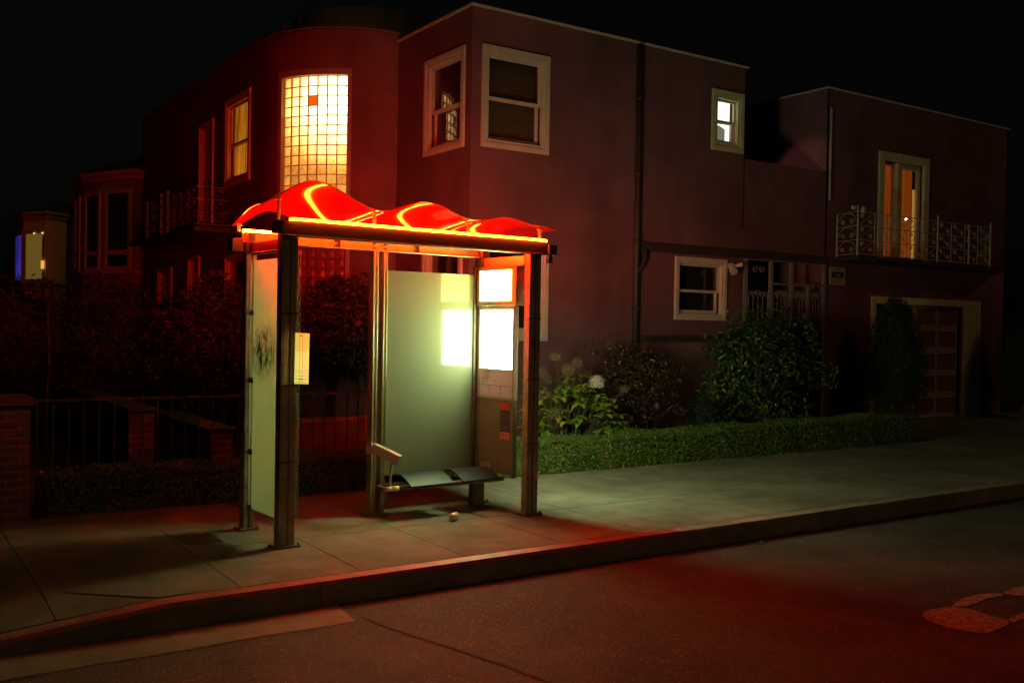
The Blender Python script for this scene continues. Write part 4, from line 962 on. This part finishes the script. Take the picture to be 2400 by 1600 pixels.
for j in range(NV + 1):
    for i in range(NU + 1):
        fv = j / NV; fu = i / NU
        v = -.10 + .97 * fv; u0 = -.30 + .17 * fv; u1 = 2.50 - .04 * fv
        u = u0 + (u1 - u0) * fu; cv.append((u, v, cz(u, v)))
q = MB(); q.add(cv, [(j * (NU + 1) + i, j * (NU + 1) + i + 1, (j + 1) * (NU + 1) + i + 1, (j + 1) * (NU + 1) + i) for j in range(NV) for i in range(NU)])
def canopy_mat():
    m = bpy.data.materials.new('red_polycarbonate'); m.use_nodes = True; nt = m.node_tree; b = nt.nodes['Principled BSDF']
    b.inputs['Base Color'].default_value = (0.26, 0.004, 0.001, 1); b.inputs['Roughness'].default_value = 0.07; b.inputs['IOR'].default_value = 1.5
    b.inputs['Specular IOR Level'].default_value = .7
    t = nt.nodes.new('ShaderNodeBsdfTranslucent'); t.inputs[0].default_value = (.55, .012, .002, 1)
    mx = nt.nodes.new('ShaderNodeMixShader'); mx.inputs[0].default_value = .40
    nt.links.new(b.outputs[0], mx.inputs[1]); nt.links.new(t.outputs[0], mx.inputs[2]); nt.links.new(mx.outputs[0], nt.nodes['Material Output'].inputs[0]); return m
cano = q.build('canopy', canopy_mat(), SH, smooth=True)
sm_ = cano.modifiers.new('thickness', 'SOLIDIFY'); sm_.thickness = .004; sm_.offset = 0
bpy.context.view_layer.update()
# struts carrying the canopy troughs from the front and back beams
for k, u in enumerate(TR):
    uu = min(u, 2.30)
    for v, zb in ((-.03, 2.386), (.72, 2.355)):
        q = MB(); q.box(uu - .013, uu + .013, v - .008, v + .008, zb, cz(u, v) - .012); q.box(uu - .022, uu + .022, v - .014, v + .014, cz(u, v) - .03, cz(u, v) - .016)
        q.build('strut', alu_b, SH, bevel=.002, seg=1)
for k in (1, 2):
    u = TR[k]
    q = MB(); q.bar((u - .20, .02, 2.405), (u + .15, .10, 2.535), .014, .014); q.build('brace', alu_b, SH, bevel=.002, seg=1)

# frosted glass
def frosted(name, col, trans, gloss_rough, spec_mix=.12):
    m = bpy.data.materials.new(name); m.use_nodes = True; nt = m.node_tree; nt.nodes.clear()
    d = nt.nodes.new('ShaderNodeBsdfDiffuse'); d.inputs[0].default_value = (*col, 1)
    t = nt.nodes.new('ShaderNodeBsdfTranslucent'); t.inputs[0].default_value = (*col, 1)
    tc = nt.nodes.new('ShaderNodeTexCoord')
    a = nt.nodes.new('ShaderNodeMixShader'); a.inputs[0].default_value = trans; nt.links.new(d.outputs[0], a.inputs[1]); nt.links.new(t.outputs[0], a.inputs[2])
    g1 = nt.nodes.new('ShaderNodeBsdfGlossy'); g1.inputs['Roughness'].default_value = gloss_rough
    g2 = nt.nodes.new('ShaderNodeBsdfGlossy'); g2.inputs['Roughness'].default_value = .02
    gm = nt.nodes.new('ShaderNodeMixShader'); gm.inputs[0].default_value = .45; nt.links.new(g1.outputs[0], gm.inputs[1]); nt.links.new(g2.outputs[0], gm.inputs[2])
    fr = nt.nodes.new('ShaderNodeFresnel'); fr.inputs[0].default_value = 1.5
    mu = nt.nodes.new('ShaderNodeMath'); mu.operation = 'MULTIPLY'; mu.inputs[1].default_value = spec_mix / .12; nt.links.new(fr.outputs[0], mu.inputs[0])
    b = nt.nodes.new('ShaderNodeMixShader'); nt.links.new(mu.outputs[0], b.inputs[0]); nt.links.new(a.outputs[0], b.inputs[1]); nt.links.new(gm.outputs[0], b.inputs[2])
    o = nt.nodes.new('ShaderNodeOutputMaterial'); nt.links.new(b.outputs[0], o.inputs[0]); return m, nt, d, t
fm, nt, d_, t_ = frosted('frosted_back_glass', (.26, .265, .19), .45, .09)
q = MB(); q.box(1.195, 2.165, .764, .772, .32, 2.118); bgl = q.build('back_glass', fm, SH)
for a_ in ((1.16, 1.20, .70, .755, 2.115, 2.16), (1.165, 1.215, .72, .758, 1.15, 1.18), (1.165, 1.205, .72, .758, .60, .63)):
    q = MB(); q.box(*a_); q.build('glass_clip', alu_b, SH, bevel=.003)
q = MB(); q.box(2.158, 2.19, .745, .78, .30, 2.20); q.build('glass_channel', alu_d, SH, bevel=.003)
# side glass: clear sheet with a frosted film, graffiti smear
def side_film():
    m, nt, d, t = frosted('frosted_side_glass', (.60, .62, .45), .84, .3, .05)
    tc = nt.nodes.new('ShaderNodeTexCoord')
    def smear(center, sc_, seed, lo, hi):
        mp = nt.nodes.new('ShaderNodeMapping'); mp.inputs['Location'].default_value = (-center[0] * 0, -center[1] * sc_[1], -center[2] * sc_[2]); mp.inputs['Scale'].default_value = (0, sc_[1], sc_[2]); nt.links.new(tc.outputs['Object'], mp.inputs[0])
        ln = nt.nodes.new('ShaderNodeVectorMath'); ln.operation = 'LENGTH'; nt.links.new(mp.outputs[0], ln.inputs[0])
        n = nt.nodes.new('ShaderNodeTexNoise'); n.inputs['Scale'].default_value = 17; n.inputs['Detail'].default_value = 6; n.inputs['Distortion'].default_value = 1.2
        mp2 = nt.nodes.new('ShaderNodeMapping'); mp2.inputs['Rotation'].default_value = (.5, 0, 0); mp2.inputs['Scale'].default_value = (1, 1.6, .5); mp2.inputs['Location'].default_value = (seed, 0, 0); nt.links.new(tc.outputs['Object'], mp2.inputs[0]); nt.links.new(mp2.outputs[0], n.inputs['Vector'])
        fall = nt.nodes.new('ShaderNodeMapRange'); fall.inputs[1].default_value = .35; fall.inputs[2].default_value = 1.0; fall.inputs[3].default_value = 1.0; fall.inputs[4].default_value = 0.0; nt.links.new(ln.outputs['Value'], fall.inputs[0])
        th = nt.nodes.new('ShaderNodeMapRange'); th.inputs[1].default_value = lo; th.inputs[2].default_value = hi; nt.links.new(n.outputs['Fac'], th.inputs[0])
        mu = nt.nodes.new('ShaderNodeMath'); mu.operation = 'MULTIPLY'; nt.links.new(fall.outputs[0], mu.inputs[0]); nt.links.new(th.outputs[0], mu.inputs[1]); return mu.outputs[0]
    s1 = smear((0, .40, 1.42), (0, 3.6, 4.2), 0, .43, .56); s2 = smear((0, .36, 1.70), (0, 5.0, 5.0), 4.3, .48, .62)
    for node in (d, t):
        mx = nt.nodes.new('ShaderNodeMix'); mx.data_type = 'RGBA'; nt.links.new(s1, mx.inputs[0]); mx.inputs[6].default_value = node.inputs[0].default_value; mx.inputs[7].default_value = (.05, .06, .03, 1)
        mx2 = nt.nodes.new('ShaderNodeMix'); mx2.data_type = 'RGBA'; mm = nt.nodes.new('ShaderNodeMath'); mm.operation = 'MULTIPLY'; mm.inputs[1].default_value = .5; nt.links.new(s2, mm.inputs[0]); nt.links.new(mm.outputs[0], mx2.inputs[0])
        nt.links.new(mx.outputs[2], mx2.inputs[6]); mx2.inputs[7].default_value = (.85, .85, .55, 1); nt.links.new(mx2.outputs[2], node.inputs[0])
    return m
q = MB(); q.box(-.046, -.038, .05, .665, .185, 2.125); q.build('side_glass', side_film(), SH)['label'] = 'frosted left end glass smeared with dark graffiti'
q = MB(); q.box(-.050, -.034, .05, .62, 2.170, 2.180); q.box(-.050, -.034, .615, .625, .19, 2.18); q.build('glass_edge_trim', alu_b, SH)
for z in (1.72, 1.19, .63, .19):
    q = MB(); q.box(-.056, -.028, .60, .665, z - .02, z + .02); q.build('glass_clip', alu_d, SH, bevel=.003)
q = MB(); q.box(.030, .034, -.03, .03, .20, 2.18); q.box(.052, .056, -.03, .03, .20, 2.18); q.build('clear_fin_glass', clear_glass('fin_glass', (.85, .9, .75)), SH)
q = MB(); q.box(.030, .0335, -.034, -.030, .20, 2.18); q.box(.052, .0555, -.034, -.030, .20, 2.18); q.build('fin_glass_edge', alu_b, SH)
# paper timetable clipped on the fin
def paper_mat():
    m = bpy.data.materials.new('timetable_paper'); m.use_nodes = True; nt = m.node_tree; nt.nodes.clear()
    d = nt.nodes.new('ShaderNodeBsdfDiffuse'); t = nt.nodes.new('ShaderNodeBsdfTranslucent'); a = nt.nodes.new('ShaderNodeMixShader'); a.inputs[0].default_value = .85
    tc = nt.nodes.new('ShaderNodeTexCoord'); sp = nt.nodes.new('ShaderNodeSeparateXYZ'); nt.links.new(tc.outputs['Object'], sp.inputs[0])
    gt = nt.nodes.new('ShaderNodeMath'); gt.operation = 'GREATER_THAN'; gt.inputs[1].default_value = 1.44; nt.links.new(sp.outputs[2], gt.inputs[0])
    mx = nt.nodes.new('ShaderNodeMix'); mx.data_type = 'RGBA'; nt.links.new(gt.outputs[0], mx.inputs[0]); mx.inputs[6].default_value = (.80, .97, .72, 1); mx.inputs[7].default_value = (.70, .84, .50, 1)  # green of the display's light is put into the paper tint
    nt.links.new(mx.outputs[2], d.inputs[0]); nt.links.new(mx.outputs[2], t.inputs[0])
    nt.links.new(d.outputs[0], a.inputs[1]); nt.links.new(t.outputs[0], a.inputs[2]); o = nt.nodes.new('ShaderNodeOutputMaterial'); nt.links.new(a.outputs[0], o.inputs[0]); return m
PA = Vector((-.003, -.066, 0)); PD = Vector((.046, -.139, 0)); PN = Vector((.139, .046, 0)).normalized()
PP = lambda f, z, o=0.0: tuple(PA + PD * f - PN * o + Vector((0, 0, z)))
q = MB(); q.add([PP(0, 1.202), PP(1, 1.205), PP(1.04, 1.572), PP(.02, 1.576)], [(0, 1, 2, 3)])
pp = q.build('paper_timetable', paper_mat(), SH); s_ = pp.modifiers.new('thickness', 'SOLIDIFY'); s_.thickness = .002; s_.offset = 0
q = MB()
for z in (1.215, 1.24, 1.262, 1.285, 1.30): q.add([PP(.05, z, .003), PP(.95, z, .003), PP(.95, z + .0015, .003), PP(.05, z + .0015, .003)], [(0, 1, 2, 3)])
for f in (.36, .56): q.add([PP(f, 1.205, .003), PP(f + .02, 1.205, .003), PP(f + .02, 1.573, .003), PP(f, 1.573, .003)], [(0, 1, 2, 3)])
for z in (1.235, 1.55): q.add([PP(.34, z, .004), PP(.58, z, .004), PP(.56, z + .005, .004), PP(.36, z + .005, .004)], [(0, 1, 2, 3)])
q.build('timetable_line', black, pp)

# display case at the right end (faces the inside, and a lit map on its outer side)
CX0, CX1 = 2.185, 2.235
q = MB()   # frame of the map case
def xring(mb, x0, x1, y0, y1, z0, z1, wd):
    mb.box(x0, x1, y0, y1, z0, z0 + wd); mb.box(x0, x1, y0, y1, z1 - wd, z1); mb.box(x0, x1, y0, y0 + wd, z0 + wd, z1 - wd); mb.box(x0, x1, y1 - wd, y1, z0 + wd, z1 - wd)
xring(q, CX0, CX1, .167, .715, .985, 1.822, .028); mc = q.build('map_case', case_m, SH, bevel=.003)
q = MB(); q.box(CX0 + .012, CX1 - .012, .17, .712, .99, 1.82); q.build('case_back', case_m, mc)
mapL = emis('map_backlight', (.74, 1.0, .48), 46.0)
q = MB(); q.box(CX0 + .004, CX0 + .0115, .198, .688, 1.262, 1.793); q.build('lit_map', mapL, mc)
def lower_map():
    m = bpy.data.materials.new('printed_timetable'); m.use_nodes = True; nt = m.node_tree; b = nt.nodes['Principled BSDF']; b.inputs['Roughness'].default_value = .25
    tc = nt.nodes.new('ShaderNodeTexCoord'); sp = nt.nodes.new('ShaderNodeSeparateXYZ'); nt.links.new(tc.outputs['Object'], sp.inputs[0])
    w1 = nt.nodes.new('ShaderNodeMath'); w1.operation = 'MULTIPLY'; w1.inputs[1].default_value = 500; nt.links.new(sp.outputs[2], w1.inputs[0])
    s = nt.nodes.new('ShaderNodeMath'); s.operation = 'SINE'; nt.links.new(w1.outputs[0], s.inputs[0])
    n = nt.nodes.new('ShaderNodeTexNoise'); n.inputs['Scale'].default_value = 70; nt.links.new(tc.outputs['Object'], n.inputs['Vector'])
    ad = nt.nodes.new('ShaderNodeMath'); nt.links.new(s.outputs[0], ad.inputs[0]); 
    mu = nt.nodes.new('ShaderNodeMath'); mu.operation = 'MULTIPLY'; mu.inputs[1].default_value = 3; nt.links.new(n.outputs['Fac'], mu.inputs[0]); nt.links.new(mu.outputs[0], ad.inputs[1])
    mr = nt.nodes.new('ShaderNodeMapRange'); mr.inputs[1].default_value = .6; mr.inputs[2].default_value = 2.6; mr.inputs[3].default_value = 0; mr.inputs[4].default_value = 1; nt.links.new(ad.outputs[0], mr.inputs[0])
    mx = nt.nodes.new('ShaderNodeMix'); mx.data_type = 'RGBA'; nt.links.new(mr.outputs[0], mx.inputs[0]); mx.inputs[6].default_value = (.50, .42, .34, 1); mx.inputs[7].default_value = (.26, .22, .18, 1)
    nt.links.new(mx.outputs[2], b.inputs['Base Color']); b.inputs['Emission Color'].default_value = (.5, .5, .38, 1); b.inputs['Emission Strength'].default_value = .10; return m  # faint glow added to the print by emission
q = MB(); q.box(CX0 + .004, CX0 + .0115, .198, .688, 1.014, 1.260); q.build('timetable_poster', lower_map(), mc)
q = MB(); q.box(CX0 + .002, CX0 + .0035, .198, .688, 1.105, 1.112); [q.box(CX0 + .002, CX0 + .0035, y - .002, y + .002, 1.02, 1.105) for y in (.36, .53)]
for y, z, a in ((.60, 1.22, 0), (.57, 1.18, 0), (.63, 1.16, 0), (.55, 1.23, 0)): q.box(CX0 + .002, CX0 + .0035, y - .05, y + .03, z, z + .006); q.box(CX0 + .0022, CX0 + .0033, y, y + .006, z - .06, z + .03)
q.build('poster_line', mat('print_ink', (.12, .12, .10), .6), mc)
q = MB(); q.box(CX0 + .010, CX1 - .008, .17, .715, .32, .983); q.box(CX0 + .004, CX1 - .002, .167, .190, .30, .985); q.box(CX0 + .004, CX1 - .002, .695, .718, .30, .985); q.build('lower_panel', case_l, SH, bevel=.003)
q = MB(); q.box(CX0 + .005, CX0 + .012, .50, .66, .33, .40); q.build('access_plate', case_m, SH, bevel=.003)
# stickers on the lower panel
q = MB(); XS = CX0 + .0085; q.box(XS, XS + .0012, .222, .365, .898, .958); q.build('sticker', mat('sticker_red', (.55, .03, .05), .5), SH)['label'] = 'red header sticker'
q = MB(); q.box(XS, XS + .0012, .222, .365, .700, .897); stk = q.build('sticker', mat('sticker_black', (.03, .03, .032), .45, .2, 30), SH); stk['label'] = 'black picture sticker'
q = MB(); q.box(XS, XS + .0012, .226, .362, .638, .699); st2 = q.build('sticker', mat('sticker_salmon', (.85, .30, .18), .5), SH); st2['label'] = 'salmon sticker with a ringed symbol'
q = MB(); r_ = .020; q.tube([(XS - .001, .325 + r_ * math.cos(a), .668 + r_ * math.sin(a)) for a in np.linspace(0, 2 * math.pi, 20)], .0018, 4); q.tube([(XS - .001, .318, .680), (XS - .001, .330, .668), (XS - .001, .318, .655)], .0018, 4)
for z in (.683, .672, .661, .650): q.box(XS - .001, XS, .240, .290, z, z + .003)
q.build('sticker_print', black, st2)
q = MB()
for z in (.72, .735, .75): q.box(XS - .001, XS, .24, .35, z, z + .004)
q.tube([(XS - .001, .293 + .03 * math.cos(a), .83 + .035 * math.sin(a)) for a in np.linspace(0, 2 * math.pi, 20)], .002, 4)
q.build('sticker_print', mat('grey_ink', (.25, .25, .25), .6), stk)
# arrival screen box above
q = MB(); xring(q, CX0 - .02, CX1 + .02, .120, .712, 1.832, 2.178, .03); scb = q.build('arrival_screen', mat('screen_housing', (.30, .30, .16), .45), SH, bevel=.003)
q = MB(); q.box(CX0 - .015, CX1 + .02, .150, .70, 1.84, 2.17); q.build('screen_body', MATS['screen_housing'], scb)
q = MB(); q.box(CX0 - .0195, CX0 - .0155, .200, .672, 1.878, 2.162); q.build('screen', emis('screen_light', (.92, 1.0, .20), 22.0), scb)
# lit map on the outer face
q = MB(); q.box(CX1 + .0005, CX1 + .006, .21, .68, 1.05, 1.78); q.build('outer_lit_map', emis('outer_map_light', (.86, 1.0, .52), 75.0), mc)

# bench: tube rail, two curved seats, arm rest
q = MB(); q.tube([(1.03, .40, .270), (1.10, .40, .270)], .022, 14); brl = q.build('seat_rail_end', mat('worn_tube', (.40, .33, .25), .4), SH, smooth=True)
q = MB(); q.tube([(1.10, .40, .270), (1.165, .40, .270)], .0215, 14); q.build('yellow_band', mat('yellow_tape', (.80, .62, .04), .4), SH, smooth=True)
q = MB(); q.tube([(1.165, .40, .270), (2.26, .40, .262)], .022, 14); q.tube([(1.14, .62, .262), (2.20, .62, .262)], .018, 10); q.build('seat_rail', alu_d, SH, smooth=True)
def seat(x0, x1):
    q = MB(); n = 14; prof = []
    for i in range(n + 1):
        f = i / n; y = .36 + .33 * f; z = .280 + .078 * math.sin(min(1, f * 1.45) * math.pi / 2) - .02 * max(0, f - .75) / .25
        prof.append((y, z))
    for x in (x0, x1): pass
    vs = [(x, y, z) for x in (x0, x1) for (y, z) in prof] + [(x, y, z - .014) for x in (x0, x1) for (y, z) in prof]
    m = n + 1; fs = []
    for i in range(n):
        fs += [(i, m + i, m + i + 1, i + 1), (2 * m + i, 2 * m + i + 1, 3 * m + i + 1, 3 * m + i), (i, i + 1, 2 * m + i + 1, 2 * m + i), (m + i, 3 * m + i, 3 * m + i + 1, m + i + 1)]
    fs += [(0, 2 * m, 3 * m, m), (n, m + n, 3 * m + n, 2 * m + n)]
    q.add(vs, fs); s = q.build('seat', seat_m, SH, smooth=True)
    s.modifiers.new('split', 'EDGE_SPLIT').split_angle = R(50)
    b = MB()
    for x in (x0 + (x1 - x0) * .28, x0 + (x1 - x0) * .75):
        for k in (3, 9): b.tube([(x, prof[k][0], prof[k][1]), (x, prof[k][0] - .001, prof[k][1] + .006)], .0055, 8)
    b.build('bolt', bolt_m, s)
seat(1.27, 1.70); seat(1.80, 2.19)
q = MB(); q.box(2.02, 2.14, .52, .60, .02, .255); q.box(2.00, 2.16, .44, .64, .235, .258); q.build('bench_leg', alu_d, SH, bevel=.006)
q = MB()   # armrest: bent flat arm from the post, cranked down at the front
q.bar((1.045, .72, .565), (1.045, .61, .590), .05, .085); q.bar((1.045, .615, .594), (1.14, .34, .512), .05, .085); q.build('arm_rest', case_m, SH, bevel=.006)
q = MB(); q.tube([(1.108, .42, .51), (1.090, .41, .285)], .011, 10); q.build('arm_rest_rod', alu_b, SH, smooth=True)
q = MB(); q.bar((1.20, .72, .03), (1.24, .70, .24), .03, .03); q.box(1.12, 1.30, .60, .70, .225, .255); q.build('bench_bracket', alu_d, SH, bevel=.004)
q = MB(); q.box(1.03, 1.22, .66, .80, .001, .018); q.build('base_plate', alu_b, SH, bevel=.002)

# ---------------------------------------------------------------- litter
t = thing('drink_can', 'crushed pale drink can lying on the sidewalk under the bench', 'can', (4.21, 7.08, .033), R(35))
m = MB(); m.tube([(-.058, 0, 0), (-.052, 0, 0), (-.045, 0, 0), (.045, 0, 0), (.053, 0, 0), (.058, 0, 0)], [.022, .027, .032, .031, .026, .025], 18)
m.v = [(x + .003 * math.sin(y * 90), y, z - .004 * math.cos(x * 80) * (z > 0)) for x, y, z in m.v]; m.build('can_body', mat('can_paint', (.75, .55, .40), .35, .3, 25, metal=.3), t, smooth=True)
m = MB(); m.tube([(-.0585, 0, 0), (-.0592, 0, 0)], [.020, .019], 18); m.tube([(-.0595, .0, .004), (-.0610, 0, .004)], .006, 8); m.build('can_lid', alu_b, t)
t = thing('litter_stick', 'thin dark stick of litter beside the can', 'litter', (4.5, 7.19, .008), R(100))
m = MB(); m.tube([(-.09, 0, 0), (.02, .006, 0), (.085, 0, .004)], [.004, .005, .008], 6); tag(m.build('twig', bark, t))
leafp = mat('dry_leaf', (.40, .24, .12), .8, .3, 40)
def fallen_leaf(x, y, z, a, sz):
    m = MB(); n = 9; vs = [(sz * math.cos(t) * (1 + .25 * math.sin(3 * t)), sz * .55 * math.sin(t), .004 + .012 * math.sin(2 * t) ** 2) for t in np.linspace(0, 2 * math.pi, n, endpoint=False)]
    m.add([(0, 0, .003)] + vs, [(0, 1 + i, 1 + (i + 1) % n) for i in range(n)])
    o = m.build('fallen_leaf', leafp); o.location = (x, y, z); o.rotation_euler = (0, 0, a)
    return tag(o, 'dry curled leaf lying in the gutter', 'leaf', 'fallen leaves in the gutter')
for x, y, a, sz in ((2.53, 5.69, .4, .022), (2.60, 5.66, 2.0, .018), (2.70, 5.70, 1.1, .02), (6.35, 5.62, .2, .03), (4.05, 5.68, 1.9, .018)): fallen_leaf(x, y, -.145, a, sz)
for k in range(14):
    fallen_leaf(random.uniform(5.6, 12), 8.72 - random.random() ** 2 * .5, .002, random.random() * 6, random.uniform(.012, .022))
for o in [o for o in sc.objects if o.name.startswith('fallen_leaf') and o.location.z > 0]:
    o['label'] = 'small dry leaf on the sidewalk by the foot of the right hedge'; o['group'] = 'fallen leaves along the right hedge'
# worn stencil on the red kerb top at far left
m = MB()
xx = .30
while xx < 1.02:
    wv = random.uniform(.008, .02)
    for k in range(3):
        if random.random() < .6: m.add([(xx, kerb_y(xx) + .045 + k * .02, .0065 + dip(xx)), (xx + wv, kerb_y(xx) + .045 + k * .02, .0065 + dip(xx)), (xx + wv, kerb_y(xx) + .058 + k * .02, .0065 + dip(xx)), (xx, kerb_y(xx) + .058 + k * .02, .0065 + dip(xx))], [(0, 1, 2, 3)])
    xx += wv + random.uniform(.004, .02)
tag(m.build('kerb_stencil', mat('stencil_paint', (.42, .33, .22), .8, .3, 40)), kind='structure')
